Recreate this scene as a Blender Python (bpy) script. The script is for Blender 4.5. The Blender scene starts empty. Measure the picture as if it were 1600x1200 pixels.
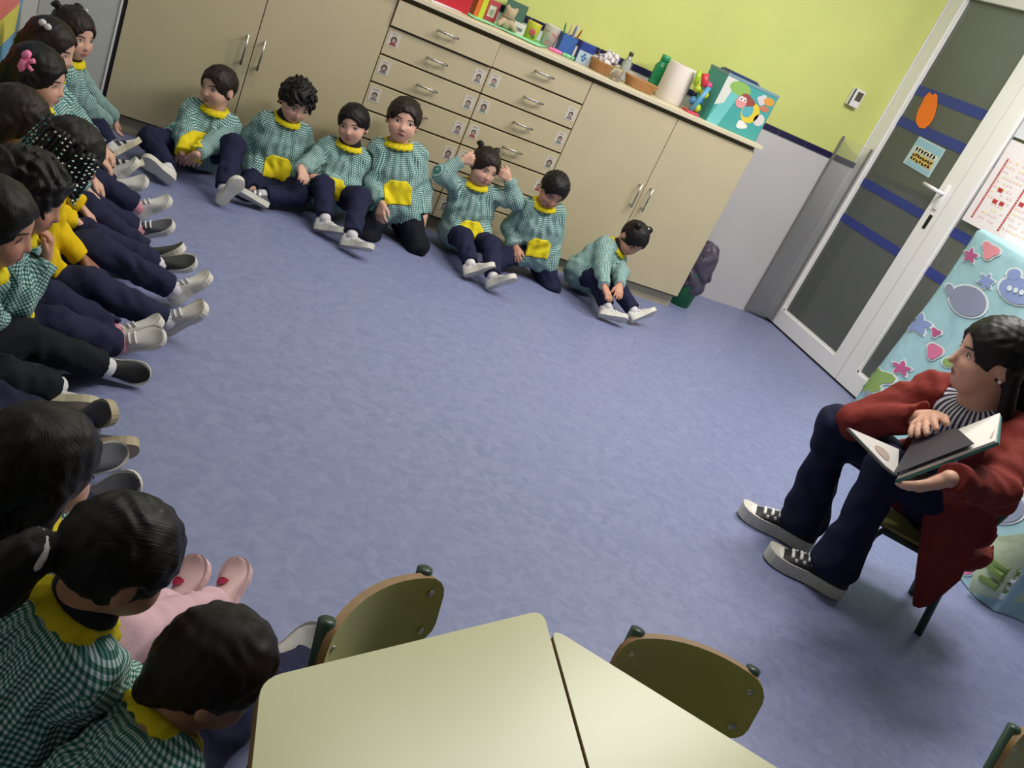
import bpy, bmesh, math, random
import numpy as np
from mathutils import Vector, Matrix

random.seed(7)
V = lambda *a: np.array(a, float)
scene = bpy.context.scene
COL = scene.collection

# ------------------------------------------------------------------ camera
SC = 0.8
FPX = 1421.018
CYAW, CPITCH, CROLL = -0.4715, 0.3985, -0.4433
CAM = V(-0.8554, -5.2156, 1.6) * SC
def _rot():
    cy, sy = math.cos(CYAW), math.sin(CYAW); cp, sp = math.cos(CPITCH), math.sin(CPITCH)
    fwd = V(-sy*cp, cy*cp, -sp); right = V(cy, sy, 0); down = np.cross(fwd, right)
    cr, sr = math.cos(CROLL), math.sin(CROLL)
    return np.array([cr*right+sr*down, -sr*right+cr*down, fwd])
RC = _rot()
def at(u, v, x=None, y=None, z=None):
    d = RC.T @ V((u-800)/FPX, (v-600)/FPX, 1)
    t = (x-CAM[0])/d[0] if x is not None else (y-CAM[1])/d[1] if y is not None else (z-CAM[2])/d[2]
    return CAM + d*t
cam_d = bpy.data.cameras.new('camera'); cam = bpy.data.objects.new('camera', cam_d); COL.objects.link(cam)
cam_d.sensor_fit = 'HORIZONTAL'; cam_d.sensor_width = 36; cam_d.lens = 36*FPX/1600; cam_d.clip_start = .02
M = Matrix.Identity(4)
for i in range(3):
    M[i][0] = RC[0][i]; M[i][1] = -RC[1][i]; M[i][2] = -RC[2][i]; M[i][3] = CAM[i]
cam.matrix_world = M
scene.camera = cam

# ------------------------------------------------------------------ world, exposure
w = bpy.data.worlds.new('world'); scene.world = w; w.use_nodes = True
w.node_tree.nodes['Background'].inputs[0].default_value = (.75, .85, 1, 1)
w.node_tree.nodes['Background'].inputs[1].default_value = .3
vs = scene.view_settings
vs.view_transform = 'Standard'; vs.look = 'None'; vs.gamma = 1; vs.use_curve_mapping = False
vs.exposure = 0.54

# ------------------------------------------------------------------ helpers
def lin(c):
    return tuple(((x/255)/12.92 if x/255 <= .04045 else ((x/255+.055)/1.055)**2.4) for x in c)
MATS = {}
def mat(name, rgb, rough=.6, metal=0, spec=.5, noise=0, nscale=30, bump=0, bscale=80, trans=0, alpha=1, emit=0, bdist=.003, sheen=0):
    if name in MATS: return MATS[name]
    m = bpy.data.materials.new(name); m.use_nodes = True; MATS[name] = m
    nt = m.node_tree; b = nt.nodes['Principled BSDF']
    c = lin(rgb)
    b.inputs['Base Color'].default_value = (*c, 1); b.inputs['Roughness'].default_value = rough
    b.inputs['Metallic'].default_value = metal; b.inputs['Specular IOR Level'].default_value = spec
    if trans: b.inputs['Transmission Weight'].default_value = trans
    if alpha < 1: b.inputs['Alpha'].default_value = alpha
    if sheen: b.inputs['Sheen Weight'].default_value = sheen
    if emit:
        b.inputs['Emission Color'].default_value = (*c, 1); b.inputs['Emission Strength'].default_value = emit
    tc = nt.nodes.new('ShaderNodeTexCoord')
    if noise:
        n = nt.nodes.new('ShaderNodeTexNoise'); n.inputs['Scale'].default_value = nscale; n.inputs['Detail'].default_value = 4
        nt.links.new(tc.outputs['Object'], n.inputs['Vector'])
        r = nt.nodes.new('ShaderNodeValToRGB')
        r.color_ramp.elements[0].position = .3; r.color_ramp.elements[1].position = .7
        r.color_ramp.elements[0].color = (*[x*(1-noise) for x in c], 1); r.color_ramp.elements[1].color = (*[min(1, x*(1+noise)) for x in c], 1)
        nt.links.new(n.outputs['Fac'], r.inputs['Fac']); nt.links.new(r.outputs['Color'], b.inputs['Base Color'])
    if bump:
        n = nt.nodes.new('ShaderNodeTexNoise'); n.inputs['Scale'].default_value = bscale; n.inputs['Detail'].default_value = 3
        nt.links.new(tc.outputs['Object'], n.inputs['Vector'])
        bp = nt.nodes.new('ShaderNodeBump'); bp.inputs['Strength'].default_value = bump; bp.inputs['Distance'].default_value = bdist
        nt.links.new(n.outputs['Fac'], bp.inputs['Height']); nt.links.new(bp.outputs['Normal'], b.inputs['Normal'])
    return m

def link(o, parent=None):
    COL.objects.link(o)
    if parent is not None: o.parent = parent
    return o
def tag(o, label, cat, group=None, kind=None):
    if label: o['label'] = label
    if cat: o['category'] = cat
    if group: o['group'] = group
    if kind: o['kind'] = kind
    return o
def thing(name, label, cat, loc=(0, 0, 0), rz=0, group=None):
    o = bpy.data.objects.new(name, None); o.empty_display_size = .05
    COL.objects.link(o); o.location = Vector(loc); o.rotation_euler = (0, 0, rz)
    return tag(o, label, cat, group)
def mesh_obj(name, verts, faces, mats, parent=None, smooth=False, fm=None):
    me = bpy.data.meshes.new(name)
    me.from_pydata([tuple(map(float, v)) for v in verts], [], [tuple(map(int, f)) for f in faces])
    for m in (mats if isinstance(mats, (list, tuple)) else [mats]): me.materials.append(m)
    if fm is not None: me.polygons.foreach_set('material_index', list(fm))
    if smooth: me.polygons.foreach_set('use_smooth', [True]*len(me.polygons))
    me.update()
    o = bpy.data.objects.new(name, me)
    return link(o, parent)
class MB:
    def __init__(s): s.v = []; s.f = []; s.m = []
    def add(s, v, f, mi=0):
        n = len(s.v); s.v += [tuple(x) for x in v]; s.f += [tuple(i+n for i in q) for q in f]; s.m += [mi]*len(f); return s
    def box(s, lo, hi, mi=0, bev=0):
        x0, y0, z0 = lo; x1, y1, z1 = hi
        if bev <= 0:
            return s.add([(x0,y0,z0),(x1,y0,z0),(x1,y1,z0),(x0,y1,z0),(x0,y0,z1),(x1,y0,z1),(x1,y1,z1),(x0,y1,z1)],
                         [(0,3,2,1),(4,5,6,7),(0,1,5,4),(1,2,6,5),(2,3,7,6),(3,0,4,7)], mi)
        bm = bmesh.new(); bmesh.ops.create_cube(bm, size=1)
        for v in bm.verts:
            v.co = Vector(((x0+x1)/2+v.co.x*(x1-x0), (y0+y1)/2+v.co.y*(y1-y0), (z0+z1)/2+v.co.z*(z1-z0)))
        bmesh.ops.bevel(bm, geom=bm.edges[:], offset=bev, segments=2, affect='EDGES', profile=.5)
        bm.verts.index_update()
        s.add([v.co[:] for v in bm.verts], [[v.index for v in f.verts] for f in bm.faces], mi); bm.free(); return s
    def tube(s, pts, r, n=10, mi=0, caps=True, closed=False):
        pts = [np.array(p, float) for p in pts]; rs = r if isinstance(r, (list, tuple)) else [r]*len(pts)
        vs, fs = [], []; prev = None; N = len(pts)
        for i, p in enumerate(pts):
            if closed: t = pts[(i+1) % N]-pts[i-1]
            else: t = pts[min(i+1, N-1)]-pts[max(i-1, 0)]
            t = t/(np.linalg.norm(t)+1e-12)
            if prev is None:
                a = V(0, 0, 1) if abs(t[2]) < .9 else V(1, 0, 0); b = np.cross(t, a)
            else: b = prev-t*np.dot(prev, t)
            b = b/(np.linalg.norm(b)+1e-12); prev = b; c = np.cross(t, b)
            for k in range(n):
                th = 2*math.pi*k/n; vs.append(p+rs[i]*(math.cos(th)*b+math.sin(th)*c))
        for i in range(N if closed else N-1):
            j = (i+1) % N
            for k in range(n):
                k2 = (k+1) % n; fs.append((i*n+k, i*n+k2, j*n+k2, j*n+k))
        if caps and not closed:
            fs.append(tuple(reversed(range(n)))); fs.append(tuple((N-1)*n+k for k in range(n)))
        return s.add(vs, fs, mi)
    def lathe(s, prof, c=(0, 0, 0), n=24, mi=0, axis=None):
        vs, fs = [], []
        for (r, z) in prof:
            for k in range(n):
                th = 2*math.pi*k/n; vs.append((c[0]+r*math.cos(th), c[1]+r*math.sin(th), c[2]+z))
        for i in range(len(prof)-1):
            for k in range(n):
                k2 = (k+1) % n; fs.append((i*n+k, i*n+k2, (i+1)*n+k2, (i+1)*n+k))
        fs.append(tuple(reversed(range(n)))); fs.append(tuple((len(prof)-1)*n+k for k in range(n)))
        return s.add(vs, fs, mi)
    def prism(s, poly, z0, z1, mi=0, fn=None):
        n = len(poly); vs = [(x, y, z0) for x, y in poly]+[(x, y, z1) for x, y in poly]
        if fn: vs = [fn(v) for v in vs]
        return s.add(vs, [tuple(reversed(range(n))), tuple(range(n, 2*n))]+[(i, (i+1) % n, n+(i+1) % n, n+i) for i in range(n)], mi)
    def xf(s, M4):
        M4 = Matrix(M4); s.v = [tuple(M4 @ Vector(p)) for p in s.v]; return s
    def build(s, name, mats, parent=None, smooth=False):
        return mesh_obj(name, s.v, s.f, mats, parent, smooth, s.m)
def rrect(w, h, r, n=5, cx=0, cy=0):
    out = []
    for (sx, sy, a0) in ((1, 1, 0), (-1, 1, 90), (-1, -1, 180), (1, -1, 270)):
        for k in range(n+1):
            a = math.radians(a0+90*k/n); out.append((cx+sx*(w/2-r)+r*math.cos(a), cy+sy*(h/2-r)+r*math.sin(a)))
    return out
def nrm(v): v = np.array(v, float); return v/(np.linalg.norm(v)+1e-12)
def yawv(deg): return V(math.cos(math.radians(deg)), math.sin(math.radians(deg)), 0)
def struct(name, mb, m, smooth=False):
    o = mb.build(name, m, None, smooth); o['kind'] = 'structure'; return o

# ================================================================== ROOM
XL, XR, YB, YF, ZC = -1.16, 3.151, .458, -6.2, 2.75
def mat_floor():
    m = mat('linoleum', (116, 126, 170), .42, spec=.4)
    nt = m.node_tree; b = nt.nodes['Principled BSDF']; tc = nt.nodes.new('ShaderNodeTexCoord')
    def noise(sc, det, lo, hi, c0, c1, dist=0):
        n = nt.nodes.new('ShaderNodeTexNoise'); n.inputs['Scale'].default_value = sc; n.inputs['Detail'].default_value = det
        n.inputs['Distortion'].default_value = dist
        nt.links.new(tc.outputs['Object'], n.inputs['Vector'])
        r = nt.nodes.new('ShaderNodeValToRGB'); r.color_ramp.elements[0].position = lo; r.color_ramp.elements[1].position = hi
        r.color_ramp.elements[0].color = (*lin(c0), 1); r.color_ramp.elements[1].color = (*lin(c1), 1)
        nt.links.new(n.outputs['Fac'], r.inputs['Fac']); return r
    a = noise(26, 9, .25, .75, (113, 120, 157), (133, 139, 173), 1.0)
    c = noise(45, 5, .64, .82, (0, 0, 0), (255, 255, 255), 2.5)
    mx = nt.nodes.new('ShaderNodeMix'); mx.data_type = 'RGBA'
    mu = nt.nodes.new('ShaderNodeMath'); mu.operation = 'MULTIPLY'; mu.inputs[1].default_value = .28
    nt.links.new(c.outputs['Color'], mu.inputs[0])
    nt.links.new(mu.outputs[0], mx.inputs[0]); nt.links.new(a.outputs['Color'], mx.inputs[6]); mx.inputs[7].default_value = (*lin((170, 175, 200)), 1)
    nt.links.new(mx.outputs[2], b.inputs['Base Color'])
    return m
m_green = mat('lime_paint', (204, 209, 122), .6, noise=.03, nscale=4, bump=.1, bscale=120)
m_tile = mat('white_wall_tile', (200, 196, 196), .35, noise=.03, nscale=3)
m_navy = mat('navy_tile', (34, 28, 66), .3)
m_grout = mat('grout', (170, 168, 168), .8)
m_ceil = mat('ceiling_white', (226, 226, 222), .8)
m_lwall = mat('left_wall_white', (190, 190, 186), .6, noise=.03, nscale=3)
m_white = mat('white_lacquer', (228, 226, 226), .35)
struct('floor', MB().box((XL-.2, YF-.2, -.1), (XR+2.4, YB+.2, 0)), mat_floor())
struct('ceiling', MB().box((XL-.2, YF-.2, ZC), (XR+2.4, YB+.2, ZC+.1)), m_ceil)
ZS = 1.047; ZT = 1.08
wb = struct('wall_back', MB().box((XL-.2, YB+.001, ZT-.006), (XR+.1, YB+.2, ZC)), m_green)
MB().box((XL-.2, YB, 0), (XR, YB+.19, ZT-.005)).build('tiled_wainscot', m_tile, wb)
k = 0; xx = XR-.004
while xx > XL:
    MB().box((xx-.2, YB-.006, ZS), (xx, YB+.0, ZT)).build('border_tile', m_navy, wb); xx -= .205
wl = struct('wall_left', MB().box((XL-.2, YF, 0), (XL, YB, ZC)), m_lwall)
wf = struct('wall_front', MB().box((XL-.2, YF-.2, 0), (XR+.2, YF, ZC)), mat('front_wall_paint', (120, 116, 100), .7))
# right wall: plain beyond the glazed front
YD0, YD1 = YB, at(1307.3, 595.5, z=0)[1]        # door leaf from the corner to the seam
YG = -1.75
struct('wall_right', MB().box((XR, YF, 0), (XR+.12, YG, ZC)).box((XR, YG, 2.25), (XR+.12, YB, ZC)), m_lwall)

# ---- glazed door and fixed panel
m_frame = mat('white_aluminium', (232, 230, 228), .3)
def mat_glass(name, col, alpha):
    m = bpy.data.materials.new(name); m.use_nodes = True; nt = m.node_tree
    nt.nodes.remove(nt.nodes['Principled BSDF']); out = nt.nodes['Material Output']
    t = nt.nodes.new('ShaderNodeBsdfTransparent'); t.inputs[0].default_value = (*col, 1)
    g = nt.nodes.new('ShaderNodeBsdfGlossy'); g.inputs['Roughness'].default_value = .06; g.inputs[0].default_value = (.9, .9, .9, 1)
    d = nt.nodes.new('ShaderNodeBsdfDiffuse'); d.inputs[0].default_value = (.6, .62, .6, 1)
    fr = nt.nodes.new('ShaderNodeFresnel'); fr.inputs[0].default_value = 1.45
    m1 = nt.nodes.new('ShaderNodeMixShader'); m2 = nt.nodes.new('ShaderNodeMixShader'); m2.inputs[0].default_value = alpha
    nt.links.new(fr.outputs[0], m1.inputs[0]); nt.links.new(t.outputs[0], m1.inputs[1]); nt.links.new(g.outputs[0], m1.inputs[2])
    nt.links.new(m1.outputs[0], m2.inputs[1]); nt.links.new(d.outputs[0], m2.inputs[2]); nt.links.new(m2.outputs[0], out.inputs[0])
    return m
m_glass = mat_glass('door_glass', (.72, .76, .70), .13)
m_film = mat_glass('clear_plastic', (.93, .93, .93), .10)
m_tape = mat('blue_tape', (44, 58, 132), .45)
def ypx(u, v): return at(u, v, x=XR-.01)
DO = .02
def glazed(name, y0, y1, zt, stiles, bot):
    o = MB()
    o.box((XR-DO, y1, .012), (XR+.04, y1+stiles[1], zt)); o.box((XR-DO, y0-stiles[0], .012), (XR+.04, y0, zt))
    o.box((XR-DO, y1+stiles[1], .012), (XR+.04, y0-stiles[0], bot)); o.box((XR-DO, y1+stiles[1], zt-.1), (XR+.04, y0-stiles[0], zt))
    o = struct(name, o, m_frame)
    g = MB(); yi0, yi1 = y0-stiles[0], y1+stiles[1]
    g.box((XR+.008, yi1, bot), (XR+.014, yi0, zt-.1)); g.build('glass_pane', m_glass, o)
    b = MB()   # glazing bead
    e = .012
    b.box((XR-.006, yi1, bot), (XR+.008, yi1+e, zt-.1)); b.box((XR-.006, yi0-e, bot), (XR+.008, yi0, zt-.1))
    b.box((XR-.006, yi1, bot), (XR+.008, yi0, bot+e)); b.build('glazing_bead', m_frame, o)
    return o
door = glazed('door_1', YD0-.01, YD1+.004, 2.2, (.09, .1), .11)
win = glazed('window_1', YD1-.004, YG, 2.2, (.095, .09), .12)
b = MB().box((XR-.03, YD0-.005, 0), (XR+.05, YD0, 2.25)); b.build('jamb', m_frame, door)
# blue tapes on the glass: heights from the pane's left side
for (u, v, th) in ((1437, 141, .055), (1409, 190, .055), (1350, 285, .05), (1317, 340, .05)):
    P = ypx(u, v); z = P[2]
    for (par, a, c) in ((door, YD0-.1, YD1+.104), (win, YD1-.099, YG+.09)):
        MB().box((XR+.0055, c, z-th/2), (XR+.0075, a, z+th/2)).build('blue_tape_stripe', m_tape, par)
# handle and lock
hb = ypx(1478, 305); hz, hy = hb[2], YD1+.05
h = MB(); h.box((XR-.03, hy-.016, hz-.09), (XR-.02, hy+.016, hz+.05), 0, .004)
h.tube([(XR-.02, hy, hz), (XR-.06, hy, hz)], .01); h.tube([(XR-.06, hy-.005, hz), (XR-.062, hy+.13, hz+.004)], .010, 12)
h.build('door_handle', m_white, door, True)
lk = ypx(1463, 335)
MB().box((XR-.023, YD1+.035, hz-.2), (XR-.0195, YD1+.06, hz-.12), 0, .002).build('lock_plate', mat('dark_metal', (40, 38, 40), .4, .6), door)
# small washroom behind the glass
m_wt = mat('washroom_tile', (128, 130, 124), .4, noise=.05, nscale=4)
X2 = XR+1.9
struct('wall_washroom', MB().box((X2, YG-.6, 0), (X2+.1, YB+1.2, ZC)).box((XR+.12, YB+1.1, 0), (X2, YB+1.2, ZC)).box((XR+.12, YG-.7, 0), (X2, YG-.6, ZC)).box((XR, YB+.2, 0), (XR+.12, YB+1.2, ZC)), m_wt)
t = thing('washbasin_trough', 'grey washroom trough with taps seen dimly through the glass door', 'washbasin', (X2-.26, -.1, 0))
MB().box((-.24, -1.0, .42), (.25, 1.1, .55), 0, .02).build('basin', mat('basin_grey', (150, 152, 146), .35), t)
MB().box((-.14, -.9, 0), (.22, 1.0, .42)).build('pedestal', m_wt, t)
for yy in (-.6, 0, .6):
    MB().tube([(.18, yy, .55), (.18, yy, .68), (.06, yy, .7), (.05, yy, .66)], .014).build('tap', mat('chrome', (190, 190, 190), .2, 1), t, True)
bk = at(1250, 497, x=XR+.45); 
t = thing('red_bucket', 'red plastic bucket on the floor behind the glass door', 'bucket', (bk[0], bk[1], 0))
m_red = mat('red_plastic', (176, 30, 48), .35)
MB().lathe([(.095, 0), (.125, .2), (.132, .205), (.132, .215), (.12, .215), (.09, .02)], n=28).build('pail', m_red, t, True)
MB().tube([(.128*math.cos(a), .02, .21+.06*math.sin(a)) for a in np.linspace(0, math.pi, 12)], .004, 6).build('handle', m_white, t, True)
t = thing('washroom_fill_lamp', 'unseen round fill lamp added to brighten the washroom behind the glass door', 'lamp', (XR+1.0, -.2, ZC))  # unseen fill lamp, added so the washroom and door glass look brighter
MB().lathe([(.16, 0), (.16, -.03), (.12, -.07), (.001, -.08)], n=24).build('globe', mat('washroom_fill_globe', (255, 246, 230), .5, emit=2), t, True)
L_ = bpy.data.lights.new('washroom_fill_light', 'POINT'); L_.energy = 18; L_.shadow_soft_size = .12; lo_ = bpy.data.objects.new('washroom_fill_light', L_); COL.objects.link(lo_); lo_.parent = t; lo_.location = (0, 0, -.22)
# clear finger guard across the hinge corner
t = thing('hinge_guard', 'clear plastic finger guard sheet between tiled wall and glass door', 'door guard', (XR-.12, YB-.03, 0))
g0, g1 = at(1320, 213, y=YB-.012), at(1362, 236, x=XR-.032)
zt = (g0[2]+g1[2])/2; o = np.array(t.location)
sh = []
for i in range(9):
    s_ = i/8; p = g0*(1-s_)+g1*s_; bul = .0*math.sin(math.pi*s_); sh.append((p[0]-bul-o[0], p[1]-bul-o[1]))
gv = []; 
for (x, y) in sh: gv += [(x, y, .02), (x, y, zt)]
mesh_obj('plastic_sheet', gv, [(2*i, 2*i+2, 2*i+3, 2*i+1) for i in range(8)], m_film, t, True)
for e in (0, -1):
    MB().box((sh[e][0]-.008, sh[e][1]-.004, .015), (sh[e][0]+.004, sh[e][1]+.006, zt+.004)).build('edge_strip', mat('grey_strip', (120, 118, 116), .5), t)

# skirting gap line under the door
MB().box((XR-.022, YG, 0), (XR+.04, YD0, .011)).build('threshold', mat('black_rubber', (22, 22, 24), .6), door)

# thermostat
P = at(1334, 152, y=YB)
t = thing('thermostat', 'small white thermostat with dark screen on the lime wall', 'thermostat', (P[0], YB, P[2]))
MB().box((-.04, -.03, -.05), (.04, 0, .05), 0, .004).build('case', m_white, t)
MB().box((-.012, -.0315, -.012), (.03, -.03, .038)).build('screen', mat('lcd', (84, 84, 66), .3), t)
MB().box((-.0405, -.029, -.047), (-.03, -.0305, .047)).build('side_band', mat('dark_grey', (70, 68, 64), .5), t)

# ---- things stuck on door glass
def px_poly(pts, x): return [at(u, v, x=x) for u, v in pts]
def sheet(name, pts3, thick, mats, parent, nvec):
    n = nrm(nvec); c = [np.array(p) for p in pts3]; k = len(c)
    return mesh_obj(name, [p for p in c]+[p+n*thick for p in c], [tuple(range(k)), tuple(reversed(range(k, 2*k)))]+[(i, k+i, k+(i+1) % k, (i+1) % k) for i in range(k)], mats, parent)
oc = [(1453,144),(1457,149),(1462,146),(1465,150),(1464,166),(1460,182),(1453,194),(1445,201),(1437,200),(1432,192),(1432,182),(1436,170),(1443,158),(1445,152)]
P3 = px_poly(oc, XR+.006)
o = sheet('paper_cutout', P3, -.003, mat('orange_paper', (240, 120, 30), .7), None, (1, 0, 0))
tag(o, 'orange paper cutout of a vegetable stuck on the door glass', 'paper cutout')
q = px_poly([(1437,213),(1478,234),(1451,278),(1411,254)], XR+.006)
o_p = thing('paper_notice', 'small pale blue printed notice on the door glass', 'notice', (XR, q[0][1], q[3][2]))
bo = np.array(o_p.location)
sheet('sheet', [p-bo for p in q], -.002, mat('pale_blue_paper', (186, 208, 214), .6), o_p, (1, 0, 0))
def on_quad(q, s, t, off):   # s right, t down
    p = (q[0]*(1-s)+q[1]*s)*(1-t)+(q[3]*(1-s)+q[2]*s)*t
    return p+V(-off, 0, 0)
def quad_rect(q, s0, t0, s1, t1, off): return [on_quad(q, s0, t0, off), on_quad(q, s1, t0, off), on_quad(q, s1, t1, off), on_quad(q, s0, t1, off)]
qm = MB(); off = .0035
for (r, mi) in (((.03,.05,.97,.30),0),((.1,.3,.92,.46),1),((.14,.5,.9,.78),2),((.08,.82,.95,.95),0)):
    qm.add([p-bo for p in quad_rect(q, *r, off)], [(0,1,2,3)], mi)
rr = random.Random(3)
for row, (t0, t1, n) in enumerate(((.31,.45,7),(.52,.63,8),(.66,.76,7))):
    for i in range(n):
        s0 = .14+.75*i/n; h_ = .04*rr.random()
        qm.add([p-bo for p in quad_rect(q, s0, t0+h_, s0+.05, t1, off+.0006)], [(0,1,2,3)], 3)
        qm.add([p-bo for p in quad_rect(q, s0, t0+h_+(0 if i % 2 else .05), s0+.085, t0+h_+.035+(0 if i % 2 else .05), off+.0006)], [(0,1,2,3)], 3)
qm.build('print', [mat('sky_print', (150, 190, 206), .7), mat('cream_print', (226, 220, 196), .7), mat('sand_print', (214, 178, 92), .7), mat('black_print', (40, 34, 30), .7)], o_p)

# wall calendar on the fixed panel
q = [at(1580, 217, x=XR-.03)]; 
cal_h = .437; y_l = q[0][1]; z_t = q[0][2]; cal_w = .62
q = [V(XR-.024, y_l, z_t), V(XR-.024, y_l-cal_w, z_t-.005), V(XR-.024, y_l-cal_w, z_t-cal_h), V(XR-.024, y_l-.01, z_t-cal_h)]
t = thing('wall_calendar', 'large red and white year planner hung beside the glass door', 'calendar', (XR, y_l, z_t-cal_h)); bo = np.array(t.location)
sheet('sheet', [p-bo for p in q], .003, mat('planner_paper', (232, 224, 226), .6), t, (1, 0, 0))
cm = MB(); rr = random.Random(5)
for c in range(3):
    s0 = .07+c*.31
    cm.add([p-bo for p in quad_rect(q, s0, .2, s0+.02, .93, .001)], [(0,1,2,3)], 0)
    for i in range(24): cm.add([p-bo for p in quad_rect(q, s0+.007, .205+i*.03, s0+.013, .218+i*.03, .0016)], [(0,1,2,3)], 4)
    for i in range(12):
        t0 = .2+i*.06; 
        for j in range(7):
            col = rr.choice((1, 1, 1, 2, 3)); s1 = s0+.035+j*.036
            if rr.random() < .75: cm.add([p-bo for p in quad_rect(q, s1, t0+.008, s1+.022, t0+.03, .001)], [(0,1,2,3)], col)
    for i in range(3):
        s1, t1 = s0+.04+rr.random()*.18, .22+rr.random()*.6
        cm.add([p-bo for p in quad_rect(q, s1, t1, s1+.05, t1+.045, .0014)], [(0,1,2,3)], 0)
cm.build('print', [mat('planner_red', (176, 52, 60), .6), mat('planner_pink', (226, 196, 202), .6), mat('planner_yellow', (224, 220, 160), .6), mat('planner_orange', (236, 200, 168), .6), mat('planner_white', (240, 236, 236), .6)], t)
o = MB().box((XR-.026, y_l-cal_w-.1, z_t+.015), (XR-.021, y_l-.0, z_t+.36)).build('paper_sheet', mat('grey_paper', (214, 216, 224), .6))
tag(o, 'plain white sheet pinned right above the red year planner', 'paper')

# ================================================================== CABINETS
m_beige = mat('beige_laminate', (196, 182, 148), .45, noise=.03, nscale=6)
m_edge = mat('worktop_laminate', (214, 202, 172), .4, noise=.03, nscale=10)
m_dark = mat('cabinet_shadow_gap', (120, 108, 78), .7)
m_steel = mat('brushed_steel', (200, 196, 190), .25, 1)
xL, xM, xA, xB, xC, xR_ = [v*SC for v in (-1.0711, -.4397, .1928, 1.4289, 2.0602, 2.6811)]
HD, ZB = .96, .0817
def bar_handle(c, vertical, L=.1):
    h = MB(); r = .0048
    if vertical:
        h.tube([(c[0], -.028, c[1]-L/2), (c[0], -.028, c[1]+L/2)], r)
        for s in (-1, 1): h.tube([(c[0], 0, c[1]+s*L*.42), (c[0], -.028, c[1]+s*L*.42)], r)
    else:
        h.tube([(c[0]-L/2, -.028, c[1]), (c[0]+L/2, -.028, c[1])], r)
        for s in (-1, 1): h.tube([(c[0]+s*L*.42, 0, c[1]), (c[0]+s*L*.42, -.028, c[1])], r)
    return h
def carcass(t, x0, x1):
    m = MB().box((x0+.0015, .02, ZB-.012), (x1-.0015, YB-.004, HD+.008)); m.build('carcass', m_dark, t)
    MB().box((x0+.001, .04, 0), (x1-.001, .058, ZB-.012)).build('kickboard', m_beige, t)
def cupboard(x0, xm, x1, hz, label):
    t = thing('cupboard', label, 'cabinet', (0, 0, 0))
    carcass(t, x0, x1)
    for a, b_, s in ((x0, xm, 1), (xm, x1, -1)):
        d = MB().box((a+.0018, 0, ZB), (b_-.0018, .018, HD-.012), 0, .0015).build('door', m_beige, t)
        hx = (b_-.035) if s > 0 else (a+.035)
        bar_handle((hx, hz), True, .13).build('handle', m_steel, d, True)
    return t
hzL = at(382, 78, y=-.03)[2]; hzR = at(994, 306, y=-.03)[2]
cupboard(xL, xM, xA, hzL, 'beige two-door cupboard at the dark left corner of the cabinet row')
ce = cupboard(xB, xC, xR_, hzR, 'beige two-door cupboard at the right end of the cabinet row beside the waste bin')
MB().box((xR_-.0015, .019, ZB-.012), (xR_, YB-.004, HD+.008)).build('end_panel', m_beige, ce)
t = thing('drawer_unit', 'beige chest of fourteen drawers with small portrait cards in the middle of the cabinet row', 'cabinet', (0, 0, 0))
carcass(t, xA, xB); xm = (xA+xB)/2; dh = (HD-ZB)/7
m_card = mat('card_white', (204, 195, 182), .6)
hair_c = [mat('portrait_hair_dark', (50, 42, 40), .7), mat('portrait_hair_brown', (92, 74, 64), .7)]
skin_c = mat('portrait_skin', (176, 146, 132), .7); shirts = [mat('portrait_shirt_grey', (126, 122, 124), .7), mat('portrait_shirt_red', (160, 70, 66), .7), mat('portrait_shirt_green', (120, 136, 122), .7)]
rr = random.Random(11)
def card(parent, x, z, yy, kd):
    w_, h_ = .052, .062; c = MB()
    c.box((x-w_/2, yy-.0012, z-h_/2), (x+w_/2, yy, z+h_/2), 0)
    def blob(cx, cz, rx, rz, mi, o, a0=0, a1=360):
        pts = [(cx+rx*math.cos(math.radians(a)), yy-.0014-o, cz+rz*math.sin(math.radians(a))) for a in np.linspace(a0, a1, 14)[:(-1 if a1-a0 == 360 else None)]]
        c.add(pts, [tuple(range(len(pts)))], mi)
    blob(x, z-.026, .016, .015, 3, 0, 0, 180)
    big = 1.25 if kd == 1 else 1
    blob(x, z-.001, .0115*big, .013*big, 1, .0003); blob(x, z-.004, .0078, .0095, 2, .0006)
    c.box((x-.014, yy-.0014, z+.0225), (x+.012, yy-.0012, z+.0245), 1)
    c.build('portrait_card', [m_card, hair_c[rr.randint(0, 1)], skin_c, shirts[rr.randint(0, 2)]], parent)
for r in range(7):
    z1 = HD-r*dh; z0 = z1-dh
    for cidx, (a, b_) in enumerate(((xA, xm), (xm, xB))):
        yo = -.012 if (r == 0 and cidx == 0) else 0
        aa, bb = a+.0025, b_-.0025
        d = MB().box((aa, yo, z0+.004), (bb, yo+.018, z1-(.004 if r else .012)), 0, .0015).build('drawer', m_beige, t)
        hh = bar_handle(((a+b_)/2, (z0+z1)/2), False, .1); hh.v = [(p[0], p[1]+yo, p[2]) for p in hh.v]
        hh.build('handle', m_steel, d, True)
        if r > 0:
            card(d, aa+.036, (z0+z1)/2+.012, yo, rr.randint(0, 2))
            if cidx == 0 or r > 0: card(d, bb-.036, (z0+z1)/2+.004, yo, rr.randint(0, 2))
WT = .99
o = MB().box((xL-.0, -.024, HD+.009), (xR_+.016, YB-.003, WT), 0, .002).build('worktop', m_edge)
tag(o, 'long pale beige worktop covering the whole cabinet row', 'worktop')
# white end panel in the left corner with a dark strip standing in for the shaded gap
o = thing('filler_panel', 'white corner panel with a dark strip for the shaded gap between left wall and cupboard', 'panel', (xL-.15, .02, 0))
MB().box((XL-xL+.152, -.012, 0), (.135, .0, 1.6)).build('panel', m_lwall, o)
MB().box((.128, -.018, 0), (.136, -.0, 1.6)).build('edge_trim', m_white, o)
MB().box((.1362, -.012, .0), (.1495, .0, 1.6)).build('gap_shade_strip', mat('black_gap_shade', (26, 20, 34), .6), o)

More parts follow.
